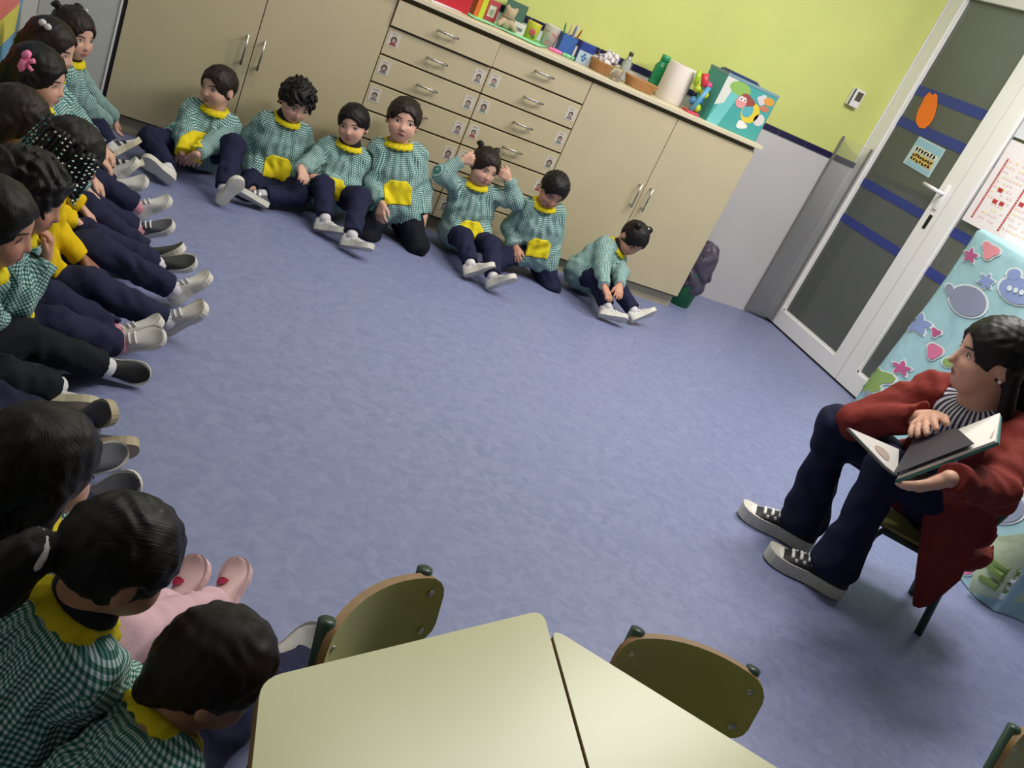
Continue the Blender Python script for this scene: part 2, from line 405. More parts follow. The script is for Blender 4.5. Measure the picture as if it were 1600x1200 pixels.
# ceiling lamps (fluorescent panels)
def ceiling_lamp(x, y, power, label, sx=1.2, sy=.3, col=(1, .97, .93)):
    t = thing('ceiling_lamp', label, 'lamp', (x, y, ZC))
    MB().box((-sx/2-.02, -sy/2-.02, -.05), (sx/2+.02, sy/2+.02, 0)).build('housing', m_white, t)
    MB().box((-sx/2, -sy/2, -.056), (sx/2, sy/2, -.05)).build('diffuser', mat('lamp_diffuser', (255, 250, 240), .5, emit=3), t)
    L = bpy.data.lights.new('lamp_light', 'AREA'); L.shape = 'RECTANGLE'; L.size = sx; L.size_y = sy; L.energy = power; L.color = col
    lo = bpy.data.objects.new('lamp_light', L); COL.objects.link(lo); lo.parent = t; lo.location = (0, 0, -.06)
    return t
for (x, y, p) in ((2.3, -1.35, 35), (1.1, -1.9, 23), (.1, -.8, 9)):  # the last, weakest lamp is a fill added to lift the left cupboard
    ceiling_lamp(x, y, p, {(2.3, -1.35): 'ceiling light panel above the glass door side of the room', (1.1, -1.9): 'ceiling light panel above the middle of the floor', (.1, -.8): 'unseen fill light panel added to brighten the left cupboard'}[(x, y)])

# ================================================================== SOLID MODELLER (distance fields meshed with surface nets)
class SDF:
    def __init__(s): s.ops = []; s.post = []
    def cap(s, a, b, ra, rb=None, k=.02):
        rb = ra if rb is None else rb; a = np.array(a, float); b = np.array(b, float)
        s.ops.append(('c', a, b, ra, rb, k, (a+b)/2, np.linalg.norm(a-b)/2+max(ra, rb), 1)); return s
    def ell(s, c, r, R=None, k=.02, sign=1):
        c = np.array(c, float); r = np.array(r, float)
        s.ops.append(('e', c, r, np.eye(3) if R is None else R, None, k, c, float(max(r)), sign)); return s
    def sub(s, c, r, R=None, k=.01): return s.ell(c, r, R, k, -1)
    def fn(s, f): s.post.append(f); return s
    def bounds(s):
        lo = np.full(3, 1e9); hi = -lo
        for o in s.ops:
            if o[8] < 0: continue
            lo = np.minimum(lo, o[6]-o[7]); hi = np.maximum(hi, o[6]+o[7])
            
        return lo, hi
    def __call__(s, P):
        d = np.full(len(P), 1.0)
        for (t, a, b, ra, rb, k, c, Rb, sg) in s.ops:
            m = .05+k
            sel = np.nonzero(((P-c)**2).sum(1) < (Rb+m)**2)[0]
            if len(sel) == 0: continue
            Q = P[sel]
            if t == 'c':
                ba = b-a; L = ba@ba+1e-12; pa = Q-a
                h = np.clip(pa@ba/L, 0, 1); e = np.sqrt(((pa-h[:, None]*ba)**2).sum(1))-(ra+(rb-ra)*h)
            else:
                q = (Q-a) @ ra.T; k0 = np.sqrt(((q/b)**2).sum(1))+1e-9; k1 = np.sqrt(((q/b**2)**2).sum(1))+1e-9
                e = k0*(k0-1)/k1
            cur = d[sel]
            if sg > 0:
                h = np.maximum(k-np.abs(cur-e), 0)/k; d[sel] = np.minimum(cur, e)-h*h*k*.25
            else:
                e = -e; h = np.maximum(k-np.abs(cur-e), 0)/k; d[sel] = np.maximum(cur, e)+h*h*k*.25
        for f in s.post: d = f(P, d)
        return d
def mesh_sdf(f, h, pad=.02, newton=2, bounds=None):
    lo, hi = bounds if bounds else f.bounds(); lo = np.array(lo)-pad; hi = np.array(hi)+pad
    B = 4; nb = np.ceil((hi-lo)/(h*B)).astype(int)+1
    g = np.stack(np.meshgrid(*[np.arange(n) for n in nb], indexing='ij'), -1).reshape(-1, 3)
    cd = f(lo+(g+.5)*h*B-h*.5)
    D = np.repeat(np.repeat(np.repeat(cd.reshape(nb), B, 0), B, 1), B, 2)
    keep = g[np.abs(cd) < h*B*1.35]
    if len(keep) == 0: return np.zeros((0, 3)), np.zeros((0, 4), int)
    sub = np.stack(np.meshgrid(*[np.arange(B)]*3, indexing='ij'), -1).reshape(-1, 3)
    idx = (keep[:, None]*B+sub[None]).reshape(-1, 3)
    D[idx[:, 0], idx[:, 1], idx[:, 2]] = f(lo+idx*h)
    I = D < 0; nx, ny, nz = D.shape
    c = np.zeros((nx-1, ny-1, nz-1), np.int8)
    offs = [(i, j, k) for i in (0, 1) for j in (0, 1) for k in (0, 1)]
    for (i, j, k) in offs: c += I[i:nx-1+i, j:ny-1+j, k:nz-1+k]
    A = np.argwhere((c > 0) & (c < 8)); n = len(A)
    vid = np.full(c.shape, -1, np.int32); vid[A[:, 0], A[:, 1], A[:, 2]] = np.arange(n)
    corn = np.stack([D[A[:, 0]+i, A[:, 1]+j, A[:, 2]+k] for (i, j, k) in offs], 1)
    acc = np.zeros((n, 3)); cnt = np.zeros(n); O = np.array(offs, float)
    for e0 in range(8):
        for e1 in range(e0+1, 8):
            if np.abs(O[e0]-O[e1]).sum() != 1: continue
            a, b = corn[:, e0], corn[:, e1]; x = (a < 0) != (b < 0)
            tt = np.where(x, a/np.where(x, a-b, 1), 0)
            acc += np.where(x[:, None], O[e0]+tt[:, None]*(O[e1]-O[e0]), 0); cnt += x
    Vt = lo+(A+acc/cnt[:, None])*h
    F = []
    for ax in range(3):
        o1 = [0, 0, 0]; o1[ax] = 1
        S0 = I[:nx-o1[0], :ny-o1[1], :nz-o1[2]]; S1 = I[o1[0]:, o1[1]:, o1[2]:]
        E = np.argwhere(S0 != S1); b1, b2 = (ax+1) % 3, (ax+2) % 3
        E = E[(E[:, b1] > 0) & (E[:, b2] > 0) & (E[:, b1] < D.shape[b1]-1) & (E[:, b2] < D.shape[b2]-1)]
        def cell(da, db):
            q = E.copy(); q[:, b1] -= da; q[:, b2] -= db
            return vid[q[:, 0], q[:, 1], q[:, 2]]
        Q = np.stack([cell(1, 1), cell(0, 1), cell(0, 0), cell(1, 0)], 1)
        ins = I[E[:, 0], E[:, 1], E[:, 2]]
        Q[~ins] = Q[~ins][:, ::-1]
        F.append(Q[(Q >= 0).all(1)])
    F = np.concatenate(F)
    e = h*.25; T = np.array([[1, -1, -1], [-1, -1, 1], [-1, 1, -1], [1, 1, 1]], float)
    for _ in range(newton):
        gr = np.zeros_like(Vt); 
        for tvec in T: gr += tvec*f(Vt+tvec*e)[:, None]
        gr /= 4*e; g2 = (gr**2).sum(1)+1e-6
        st = f(Vt)/g2; st = np.clip(st, -h, h)
        Vt = Vt-gr*st[:, None]*.8
    return Vt, F
def np_mesh(name, Vt, F, mats, parent, base, attr=None, uv=None):
    me = bpy.data.meshes.new(name)
    n = len(Vt); me.vertices.add(n); me.vertices.foreach_set('co', (Vt-base).astype(np.float32).ravel())
    nf = len(F); me.loops.add(nf*4); me.loops.foreach_set('vertex_index', F.astype(np.int32).ravel())
    me.polygons.add(nf); me.polygons.foreach_set('loop_start', np.arange(0, nf*4, 4, dtype=np.int32)); me.polygons.foreach_set('loop_total', np.full(nf, 4, np.int32))
    me.polygons.foreach_set('use_smooth', np.ones(nf, bool))
    for m in (mats if isinstance(mats, (list, tuple)) else [mats]): me.materials.append(m)
    me.update(calc_edges=True)
    if attr:
        for kx, val in attr.items():
            a = me.attributes.new(kx, 'FLOAT', 'POINT'); a.data.foreach_set('value', val.astype(np.float32))
    if uv is not None:
        l = me.uv_layers.new(name='UVMap'); l.data.foreach_set('uv', uv.astype(np.float32).ravel())
    o = bpy.data.objects.new(name, me); return link(o, parent)

# ------------------------------------------------------------------ clothing and skin materials
def mat_skin(name, rgb):
    m = mat(name, rgb, .5, spec=.35); nt = m.node_tree; b = nt.nodes['Principled BSDF']; c = lin(rgb)
    a = nt.nodes.new('ShaderNodeAttribute'); a.attribute_name = 'lip'
    mx = nt.nodes.new('ShaderNodeMix'); mx.data_type = 'RGBA'
    mx.inputs[6].default_value = (*c, 1); mx.inputs[7].default_value = (c[0]*.62, c[1]*.33, c[2]*.36, 1)
    nt.links.new(a.outputs['Fac'], mx.inputs[0])
    a2 = nt.nodes.new('ShaderNodeAttribute'); a2.attribute_name = 'blush'
    m2 = nt.nodes.new('ShaderNodeMix'); m2.data_type = 'RGBA'; m2.inputs[7].default_value = (c[0]*.95, c[1]*.66, c[2]*.66, 1)
    nt.links.new(a2.outputs['Fac'], m2.inputs[0]); nt.links.new(mx.outputs[2], m2.inputs[6])
    nt.links.new(m2.outputs[2], b.inputs['Base Color'])
    b.inputs['Subsurface Weight'].default_value = .08; b.inputs['Subsurface Radius'].default_value = (.01, .004, .002); b.inputs['Subsurface Scale'].default_value = .3
    return m
def mat_check(name, dark, mid, light, p=.008, stripe=False):
    m = mat(name, mid, .85, spec=.2, bump=.5, bscale=26, bdist=.012); nt = m.node_tree; b = nt.nodes['Principled BSDF']
    uv = nt.nodes.new('ShaderNodeTexCoord'); sp = nt.nodes.new('ShaderNodeSeparateXYZ'); nt.links.new(uv.outputs['UV'], sp.inputs[0])
    outs = []
    for ax in ((0,) if stripe else (0, 1)):
        d = nt.nodes.new('ShaderNodeMath'); d.operation = 'DIVIDE'; d.inputs[1].default_value = p
        f = nt.nodes.new('ShaderNodeMath'); f.operation = 'FRACT'; g = nt.nodes.new('ShaderNodeMath'); g.operation = 'GREATER_THAN'; g.inputs[1].default_value = .5
        nt.links.new(sp.outputs[ax], d.inputs[0]); nt.links.new(d.outputs[0], f.inputs[0]); nt.links.new(f.outputs[0], g.inputs[0]); outs.append(g)
    r = nt.nodes.new('ShaderNodeValToRGB'); r.color_ramp.interpolation = 'CONSTANT'
    e = r.color_ramp.elements; e[0].position = 0; e[0].color = (*lin(dark), 1)
    if stripe:
        e[1].position = .5; e[1].color = (*lin(light), 1); nt.links.new(outs[0].outputs[0], r.inputs[0])
    else:
        ad = nt.nodes.new('ShaderNodeMath'); ad.operation = 'ADD'; nt.links.new(outs[0].outputs[0], ad.inputs[0]); nt.links.new(outs[1].outputs[0], ad.inputs[1])
        hf = nt.nodes.new('ShaderNodeMath'); hf.operation = 'MULTIPLY'; hf.inputs[1].default_value = .5; nt.links.new(ad.outputs[0], hf.inputs[0])
        e[1].position = .25; e[1].color = (*lin(mid), 1); e2 = e.new(.75); e2.color = (*lin(light), 1); nt.links.new(hf.outputs[0], r.inputs[0])
    nt.links.new(r.outputs[0], b.inputs['Base Color'])
    return m
m_ging = mat_check('green_gingham', (42, 94, 82), (98, 146, 140), (212, 222, 222))
m_stripe = mat_check('striped_shirt', (62, 62, 88), (120, 120, 140), (216, 214, 220), .022, True)
m_yel = mat('yellow_cotton', (226, 206, 36), .8, spec=.2, bump=.4, bscale=40, bdist=.006)
m_ysw = mat('yellow_sweater', (222, 186, 14), .85, spec=.2, bump=.5, bscale=30, bdist=.008)
m_navyc = mat('navy_trouser', (34, 36, 62), .85, spec=.2, bump=.5, bscale=22, bdist=.01)
m_blackc = mat('black_trouser', (22, 24, 32), .85, spec=.2, bump=.5, bscale=22, bdist=.01)
m_jean = mat('dark_denim', (27, 29, 54), .85, spec=.2, noise=.15, nscale=12, bump=.4, bscale=24, bdist=.008)
m_coat = mat('rust_corduroy', (118, 44, 38), .85, spec=.2, noise=.1, nscale=14, bump=.5, bscale=26, bdist=.01)
m_pinkc = mat('pink_trouser', (216, 176, 184), .85, bump=.4, bscale=24, bdist=.008)
m_polo = mat('navy_polo', (20, 20, 30), .85)
def mat_hair(name, rgb):
    m = mat(name, rgb, .48, spec=.28); nt = m.node_tree; b = nt.nodes['Principled BSDF']
    tc = nt.nodes.new('ShaderNodeTexCoord'); mp = nt.nodes.new('ShaderNodeMapping'); mp.inputs['Scale'].default_value = (420, 14, 1)
    n = nt.nodes.new('ShaderNodeTexNoise'); n.inputs['Scale'].default_value = 1; n.inputs['Detail'].default_value = 3
    nt.links.new(tc.outputs['UV'], mp.inputs[0]); nt.links.new(mp.outputs[0], n.inputs['Vector'])
    bp = nt.nodes.new('ShaderNodeBump'); bp.inputs['Strength'].default_value = .6; bp.inputs['Distance'].default_value = .002
    nt.links.new(n.outputs['Fac'], bp.inputs['Height']); nt.links.new(bp.outputs['Normal'], b.inputs['Normal'])
    return m
m_hair = mat_hair('black_hair', (17, 13, 13)); m_hairb = mat_hair('brown_hair', (34, 24, 20))
SKIN = {'a': mat_skin('skin_light', (214, 168, 146)), 'b': mat_skin('skin_tan', (196, 144, 118)), 'd': mat_skin('skin_adult', (212, 164, 142)), 'c': mat_skin('skin_brown', (150, 102, 78))}
m_eyew = mat('eye_white', (220, 212, 208), .25); m_iris = mat('eye_iris', (28, 20, 18), .2)
m_brow = mat('brow_hair', (52, 38, 34), .8)
m_mouth = mat('mouth_inside', (70, 26, 28), .5)
m_shoew = mat('white_shoe', (214, 210, 206), .6, noise=.05, nscale=40); m_solew = mat('white_rubber_sole', (206, 202, 190), .6, noise=.05, nscale=40)
m_solet = mat('tan_rubber_sole', (172, 156, 124), .6); m_soleb = mat('cream_rubber_sole', (186, 178, 150), .6)
m_shoeg = mat('grey_shoe', (84, 84, 92), .7); m_shoek = mat('black_shoe', (26, 26, 30), .65); m_shoeo = mat('olive_black_shoe', (48, 50, 46), .7); m_shoep = mat('pink_shoe', (226, 186, 186), .6)
m_sockw = mat('white_sock', (214, 210, 212), .85); m_sockp = mat('pink_sock', (206, 140, 150), .85); m_sockg = mat('grey_sock', (170, 176, 190), .85)
m_heart = mat('crimson_patch', (172, 30, 72), .6); m_strapk = mat('dark_strap', (40, 40, 46), .6); m_lace = mat('white_lace', (220, 218, 216), .7)

# ------------------------------------------------------------------ people
def ik(a, c, l1, l2, pole):
    d = c-a; D = np.linalg.norm(d)
    if D > (l1+l2)*.995: s = D/((l1+l2)*.995); l1 *= s; l2 *= s
    if D < abs(l1-l2)*1.02+.02: D = abs(l1-l2)*1.02+.02
    u = nrm(d); x = (l1*l1-l2*l2+D*D)/(2*D); hh = math.sqrt(max(l1*l1-x*x, 0)); p = np.array(pole, float); p = p-u*(p@u)
    return a+u*x+nrm(p)*hh
def frame(yaw, pitch, roll):
    f = yawv(yaw); l = V(-f[1], f[0], 0); u = V(0, 0, 1)
    p = math.radians(pitch); f, u = f*math.cos(p)+u*math.sin(p), u*math.cos(p)-f*math.sin(p)
    r = math.radians(roll); l, u = l*math.cos(r)+u*math.sin(r), u*math.cos(r)-l*math.sin(r)    # positive roll: left ear up
    return np.array([f, l, u])
def wob(P, d, amp, fr, ph):
    return d+amp*np.sin(fr*P[:, 0]+ph+2*np.sin(fr*.45*P[:, 2]+ph))*np.sin(fr*.8*P[:, 1]+1.7*ph+1.5*np.sin(fr*.5*P[:, 0]))*np.sin(fr*.6*P[:, 2]+.6*ph)*1.6
def add_hand(s, wr, d, n, side, S, curl=25, spread=8, hk=.003):
    d = nrm(d); n = nrm(np.array(n)-d*(np.array(n)@d)); wv = np.cross(n, d)*side
    kn = [.0185, .0065, -.0055, -.0165]; ln = [.034, .038, .035, .028]
    for i in range(4):
        kp = wr+S*(d*(.05-.003*abs(i-1))+wv*kn[i]); s.cap(wr+S*(d*.008+wv*kn[i]*.6), kp, .0105*S, .0088*S, k=.006)
        a = math.radians((1.5-i)*spread); dd = d*math.cos(a)+wv*math.sin(a); p = kp; c = curl
        for seg, fr_ in enumerate((.46, .3, .24)):
            an = math.radians(c); q = p+S*ln[i]*fr_*(dd*math.cos(an)+n*math.sin(an)); s.cap(p, q, (.0068-.0006*seg)*S, (.0064-.0007*seg)*S, k=hk); p = q; c += curl*.9
    b0 = wr+S*(d*.014+wv*.016); b1 = b0+S*.026*nrm(d*.75+wv*.62+n*.25); b2 = b1+S*.021*nrm(d*.95+wv*.25+n*.3)
    s.cap(b0, b1, .0095*S, .0076*S, k=.005); s.cap(b1, b2, .0074*S, .006*S, k=hk)
def shoe_mesh(parent, base, ank, toe, up, L, W, mats, strap=None, sock=None, solth=.022, lace=0, hearts=False, toecap=None, hi=1.0):
    toe = nrm(toe); up = nrm(np.array(up)-toe*(np.array(up)@toe)); lat = np.cross(up, toe)
    org = ank-toe*.27*L-up*(.36*L*hi+.0)
    if not (up[2] < -.5):      # rest the shoe on the floor
        lowz = min(min((org+toe*a_*L+lat*b_*W*.45)[2] for a_ in (0, .12, .5, .75, .95) for b_ in (-1, 1)), min((org+toe*a_*L+lat*b_*W*.45+up*.03)[2] for a_ in (0, .12, .75, .95) for b_ in (-1, 1)))
        org = org-V(0, 0, max(-.05, min(lowz-.003, .03)))
    Rm = np.array([toe, lat, up])
    T = lambda p: org+p[0]*toe+p[1]*lat+p[2]*up-base
    xs = np.array([0, .015, .05, .12, .22, .34, .48, .6, .72, .82, .9, .96, .99, 1.0])
    wv = np.array([.04, .42, .58, .68, .72, .70, .74, .88, .98, .97, .86, .62, .36, .06])*W/2
    up_h = np.array([.3, .36, .385, .395, .385, .36, .30, .255, .21, .18, .155, .135, .12, .10])*L*hi
    zs = np.array([.02, .008, .004, 0, 0, .002, .004, .002, 0, .002, .008, .016, .022, .026])*L*1.2
    x0 = xs*L
    # sole
    mb = MB(); n = len(xs); vs = []
    for i in range(n):
        w_ = wv[i]*1.04+.0005
        for (sy, zz) in ((-1, 0), (-1, 1), (1, 1), (1, 0)):
            vs.append(T((x0[i]*1.02-.01*L, sy*w_*(1 if zz else .95), zs[i]+zz*solth)))
    fs = []
    for i in range(n-1):
        for k_ in range(4): fs.append((i*4+k_, i*4+(k_+1) % 4, (i+1)*4+(k_+1) % 4, (i+1)*4+k_))
    fs += [(3, 2, 1, 0), tuple((n-1)*4+k_ for k_ in range(4))]
    mb.add(vs, fs)
    # upper
    ub = MB(); m_ = 11; vs = []; fm = []
    def prof(i, th, grow=0):
        w_ = wv[i]*.97+grow; z0 = zs[i]+solth*.8; hh = max(up_h[i]-z0, .006)+grow
        return T((x0[i], w_*math.copysign(abs(math.cos(th))**.75, math.cos(th)), z0+hh*max(0, math.sin(th))**.8))
    for i in range(n):
        for k_ in range(m_): vs.append(prof(i, math.pi*k_/(m_-1)))
    fs = []
    for i in range(n-1):
        for k_ in range(m_-1):
            fs.append((i*m_+k_, (i+1)*m_+k_, (i+1)*m_+k_+1, i*m_+k_+1)); fm.append(1 if (toecap and xs[i] >= .78) else 0)
    fs += [tuple(range(m_)), tuple(reversed([(n-1)*m_+k_ for k_ in range(m_)]))]; fm += [0, 1 if toecap else 0]
    ub.v = [tuple(v) for v in vs]; ub.f = fs; ub.m = fm
    up_o = ub.build('shoe', [mats[0]]+([toecap] if toecap else []), parent, True)
    mb.build('sole', mats[1], up_o)
    def band(i0, i1, m, nm, g=.0025):
        b = MB(); vs = []
        for ii in np.linspace(i0, i1, 3):
            lo_ = int(ii); fr_ = ii-lo_
            for k_ in range(m_):
                th = math.pi*(.06+.88*k_/(m_-1)); vs.append(prof(lo_, th, g)*(1-fr_)+prof(min(lo_+1, n-1), th, g)*fr_)
        b.v = [tuple(v) for v in vs]; b.f = [(i*m_+k_, (i+1)*m_+k_, (i+1)*m_+k_+1, i*m_+k_+1) for i in range(2) for k_ in range(m_-1)]; b.m = [0]*len(b.f)
        b.build(nm, m, up_o, True)
    if strap:
        band(5.1, 5.7, strap, 'strap'); band(6.3, 6.9, strap, 'strap')
    if lace:
        b = MB()
        for i in range(lace):
            ii = 5+i*.75; lo_ = int(ii); fr_ = ii-lo_
            pt = lambda th: prof(lo_, th, .003)*(1-fr_)+prof(lo_+1, th, .003)*fr_
            b.tube([pt(a) for a in np.linspace(1.0, 2.14, 6)], .0035*L/.16, 6)
        b.build('laces', m_lace, up_o, True)
        if L > .2:
            b = MB()
            for i in range(lace):
                ii = 4.6+i*.75; lo_ = int(ii); fr_ = ii-lo_
                for th in (.75, 2.39):
                    c = prof(lo_, th, .002)*(1-fr_)+prof(lo_+1, th, .002)*fr_; b.tube([c+a for a in (lat*-.004, lat*.004)], .005, 8)
            eo_ = b.build('eyelets', m_lace, up_o); eo_['kind'] = 'stuff'
    if hearts:
        for ii, sg in ((5.3, 1), (6.9, 1)):
            b = MB(); lo_ = int(ii); pts = []
            for a in np.linspace(0, 2*math.pi, 12)[:-1]:
                i2 = ii+.55*math.cos(a); l2 = int(i2); f2 = i2-l2; th = 1.25+.42*math.sin(a)
                pts.append(prof(l2, th, .0035)*(1-f2)+prof(l2+1, th, .0035)*f2)
            b.v = [tuple(p) for p in pts]; b.f = [tuple(range(len(pts)))]; b.m = [0]; b.build('heart_patch', m_heart, up_o)
    return up_o

def uv_for(Vt, F, bones, p):
    c = Vt[F].mean(1); best = np.full(len(c), 1e9); bi = np.zeros(len(c), int)
    for i, (a, b, r, ref) in enumerate(bones):
        ba = b-a; h = np.clip((c-a)@ba/(ba@ba), 0, 1); d = np.linalg.norm(c-a-h[:, None]*ba, axis=1)-r
        s = d < best; best[s] = d[s]; bi[s] = i
    uv = np.zeros((len(F), 4, 2))
    for i, (a, b, r, ref) in enumerate(bones):
        s = np.nonzero(bi == i)[0]
        if len(s) == 0: continue
        ax = nrm(b-a); e1 = nrm(ref-ax*(ref@ax)); e2 = np.cross(ax, e1)
        q = Vt[F[s]]-a; ang = np.arctan2(q@e2, q@e1); ac = ang[:, :1]; ang = ac+((ang-ac+math.pi) % (2*math.pi)-math.pi)
        n = max(1, round(2*math.pi*r/p)); uv[s, :, 0] = ang/(2*math.pi)*n*p; uv[s, :, 1] = q@ax
    return uv.reshape(-1, 2)

SOLIDS = []          # finished clothing and bodies that a neighbour may touch but not enter
def contact(base, gap=.0075):
    near = [(f, f.bounds()) for (b_, f) in SOLIDS if np.linalg.norm(b_-base) < .75]
    def g(P, d):
        for f, (lo, hi) in near:
            sel = np.nonzero((d < .03) & (P > lo-.02).all(1) & (P < hi+.02).all(1))[0]
            if len(sel): d[sel] = np.maximum(d[sel], gap-f(P[sel]))
        return d
    return g
def person(label, pel, head, byaw, hy=None, hp=0, hr=0, wl=None, wr=None, pl=None, pr=None, hl=None, hrh=None,
           al=None, ar=None, kl=None, kr=None, tl=None, tr=None, ul=None, ur=None, hair='short', hairm=None, skin='a', top='smock', leg=None,
           shoe=None, sock=None, pocket=True, S=.92, adult=False, vox=.005, mouth=0, eyes='open', polo=False, ph=0., curl=22, hem=1.0, lf=None, strap=None, hearts=False, laced=0, group='children seated around the classroom floor', clips=None, shoe2=None, collar=True, obst=None):
    pel = np.array(pel, float); head = np.array(head, float); hy = byaw if hy is None else hy
    base = V(pel[0], pel[1], 0); t = thing('person', label, 'person', base, 0, group)
    HF = frame(hy, hp, hr); HSc = S*.91 if not adult else 1.16
    hw = lambda p: head+HSc*(HF.T @ np.array(p, float))
    up = nrm(head-pel); bf = yawv(byaw); bl = V(-bf[1], bf[0], 0)
    bf = nrm(bf-up*(bf@up)); bl = np.cross(up, bf)
    nb = head-nrm(up*.55+HF[2]*.45)*.106*S if not adult else head-nrm(up*.6+HF[2]*.4)*.142
    shw, ua, fa, th, sh = (.082*S, .145*S, .125*S, .2*S, .19*S) if not adult else (.145, .26, .235, .365, .365)
    sl = nb-up*(.035*S if not adult else .05)+bl*shw; sr = nb-up*(.035*S if not adult else .05)-bl*shw
    hipw = .052*S if not adult else .085
    hpl, hpr = pel+bl*hipw, pel-bl*hipw
    el = ik(sl, wl, ua, fa, pl if pl is not None else bl*.45+bf*-.3-V(0, 0, 1)); er = ik(sr, wr, ua, fa, pr if pr is not None else -bl*.45+bf*-.3-V(0, 0, 1))
    tL, sL, tR, sR = th, sh, th, sh
    if lf:
        dL, dR = np.linalg.norm(al-hpl), np.linalg.norm(ar-hpr)
        tL = sL = max(dL*lf/2, .14*S); tR = sR = max(dR*lf/2, .14*S)
    knl = ik(hpl, al, tL, sL, kl if kl is not None else V(0, 0, 1)+bl*.6); knr = ik(hpr, ar, tR, sR, kr if kr is not None else V(0, 0, 1)-bl*.6)
    A = 1.55 if adult else S
    touch = contact(base); mine = []
    keep = (lambda P, d: obst(P, touch(P, d))) if obst else touch
    floor_ = lambda P, d: np.maximum(d, .003-P[:, 2])
    # ---------------- body (one skin)
    s = SDF()
    he = lambda c, r, k=.02, sg=1: s.ell(hw(c), np.array(r)*HSc, HF, k*HSc, sg)
    he((-.004, 0, .022), (.086, .071, .078)); he((.024, 0, -.03), (.058, .055, .058), .03); he((.05, 0, -.068), (.024, .026, .02), .03)
    for q in (1, -1):
        he((.05, q*.03, -.034), (.028, .027, .027), .025)
        he((-.006, q*.071, -.012), (.016, .008, .026), .008); he((0, q*.08, -.010), (.009, .006, .015), .004, -1)
        he((.094, q*.03, .0), (.018, .019, .012), .012, -1)
        he((.078, q*.010, -.029), (.008, .007, .0055), .006)
    if adult:
        s.cap(hw((.082, 0, .004)), hw((.097, 0, -.024)), .006*HSc, .0085*HSc, .012)
        he((.045, 0, -.075), (.03, .028, .022), .03)
    else: s.cap(hw((.078, 0, -.004)), hw((.09, 0, -.024)), .005*HSc, .0088*HSc, .012)
    he((.081, 0, -.0485), (.0075, .017, .005), .006); he((.079, 0, -.0575), (.0075, .014, .0055), .006)
    if mouth: he((.09, 0, -.0535), (.014, .012, .0045*mouth), .003, -1)
    s.cap(hw((-.012, 0, -.045)), nb, .036*A, .037*A, .02); s.cap(nb, pel+up*.02, .034*A, .05*A, .03)
    s.cap(sl, sr, .03*A, .03*A, .03)
    s.cap(sl, el, .027*A, .022*A, .02); s.cap(sr, er, .027*A, .022*A, .02)
    s.cap(el, wl, .0215*A, .0145*A, .01); s.cap(er, wr, .0215*A, .0145*A, .01)
    s.cap(hpl, hpr, .055*A, .055*A, .04)
    for a_, k_, n_ in ((hpl, knl, al), (hpr, knr, ar)): s.cap(a_, k_, .05*A, .032*A, .03); s.cap(k_, n_, .03*A, .022*A, .02)
    hsz = 1.0*S if not adult else 1.62
    dl, nl = hl if hl else (wl-el, V(0, 0, -1)); dr, nr = hrh if hrh else (wr-er, V(0, 0, -1))
    add_hand(s, wl, dl, nl, 1, hsz, curl); add_hand(s, wr, dr, nr, -1, hsz, curl)
    s.fn(floor_).fn(keep); mine.append(s)
    Vt, F = mesh_sdf(s, vox)
    loc = ((Vt-head) @ HF.T)/HSc
    lip = np.clip(1.25-np.sqrt((loc[:, 1]/.0185)**2+((loc[:, 2]+.053)/.0095)**2), 0, 1)*(loc[:, 0] > .06)*1.6; lip = np.clip(lip, 0, 1)
    bl_ = np.zeros(len(Vt))
    for q in (1, -1): bl_ = np.maximum(bl_, np.exp(-(((loc[:, 1]-q*.037)/.018)**2+((loc[:, 2]+.032)/.015)**2))*(loc[:, 0] > .03))
    np_mesh('body', Vt, F, SKIN[skin], t, base, {'lip': lip, 'blush': bl_*.5})
    # ---------------- eyes and brows set on the surface
    def surf(l_, u_):
        o_ = hw((.13, l_, u_)); d_ = -HF[0]; tt = 0.
        for _ in range(30):
            e_ = float(s((o_+d_*tt)[None])[0]); tt += min(max(e_*.8, -.01), .02)
            if abs(e_) < 2e-4: break
        return o_+d_*tt
    for q in (1, -1):
        c = surf(q*.0305, .001)
        eo = 1. if eyes == 'open' else .28
        b = MB(); n_ = 14
        def lens(cx, cu, rl, ru, dep, mi, off):
            vs = [c+HF[0]*(off+dep)*HSc+HSc*(HF[1]*cx+HF[2]*cu)]
            for ring, (fr_, dd) in enumerate(((.55, .8), (1, 0))):
                for k_ in range(n_):
                    a = 2*math.pi*k_/n_; x_, u_ = rl*fr_*math.cos(a), ru*fr_*math.sin(a)*(1 if math.sin(a) > 0 else .75)
                    vs.append(c+HSc*(HF[0]*(off+dep*dd-.9*abs(x_)**1.5)+HF[1]*(cx+x_)+HF[2]*(cu+u_)))
            fs = [(0, 1+k_, 1+(k_+1) % n_) for k_ in range(n_)]+[(1+k_, 1+n_+k_, 1+n_+(k_+1) % n_, 1+(k_+1) % n_) for k_ in range(n_)]
            b.add([v-base for v in vs], fs, mi)
        lens(0, 0, .0138, .0078*eo, .0022, 0, .0005)
        if eyes == 'open': lens(-.0005, 0, .0066, .0066, .0022, 1, .0014)
        b.tube([c-base+HSc*(HF[0]*(.0022-.9*abs(x_)**1.5)+HF[1]*x_+HF[2]*(.0082*eo*math.sqrt(max(0, 1-(x_/.0155)**2))-.0006)) for x_ in np.linspace(-.015, .015, 9)], .0012*HSc, 5, 1)
        b.build('eye', [m_eyew, m_iris], t, True)
        pts = []
        for x_ in np.linspace(-.018, .018, 7): pts.append(surf(q*.031+x_, .021-.3*abs(x_)**1.0*(.6 if x_*q < 0 else 1.0)*.6)-base+HF[0]*.0003)
        MB().tube(pts, [.0012*HSc, .0022*HSc, .0026*HSc, .0026*HSc, .0024*HSc, .002*HSc, .001*HSc], 6).build('eyebrow', m_brow, t, True)
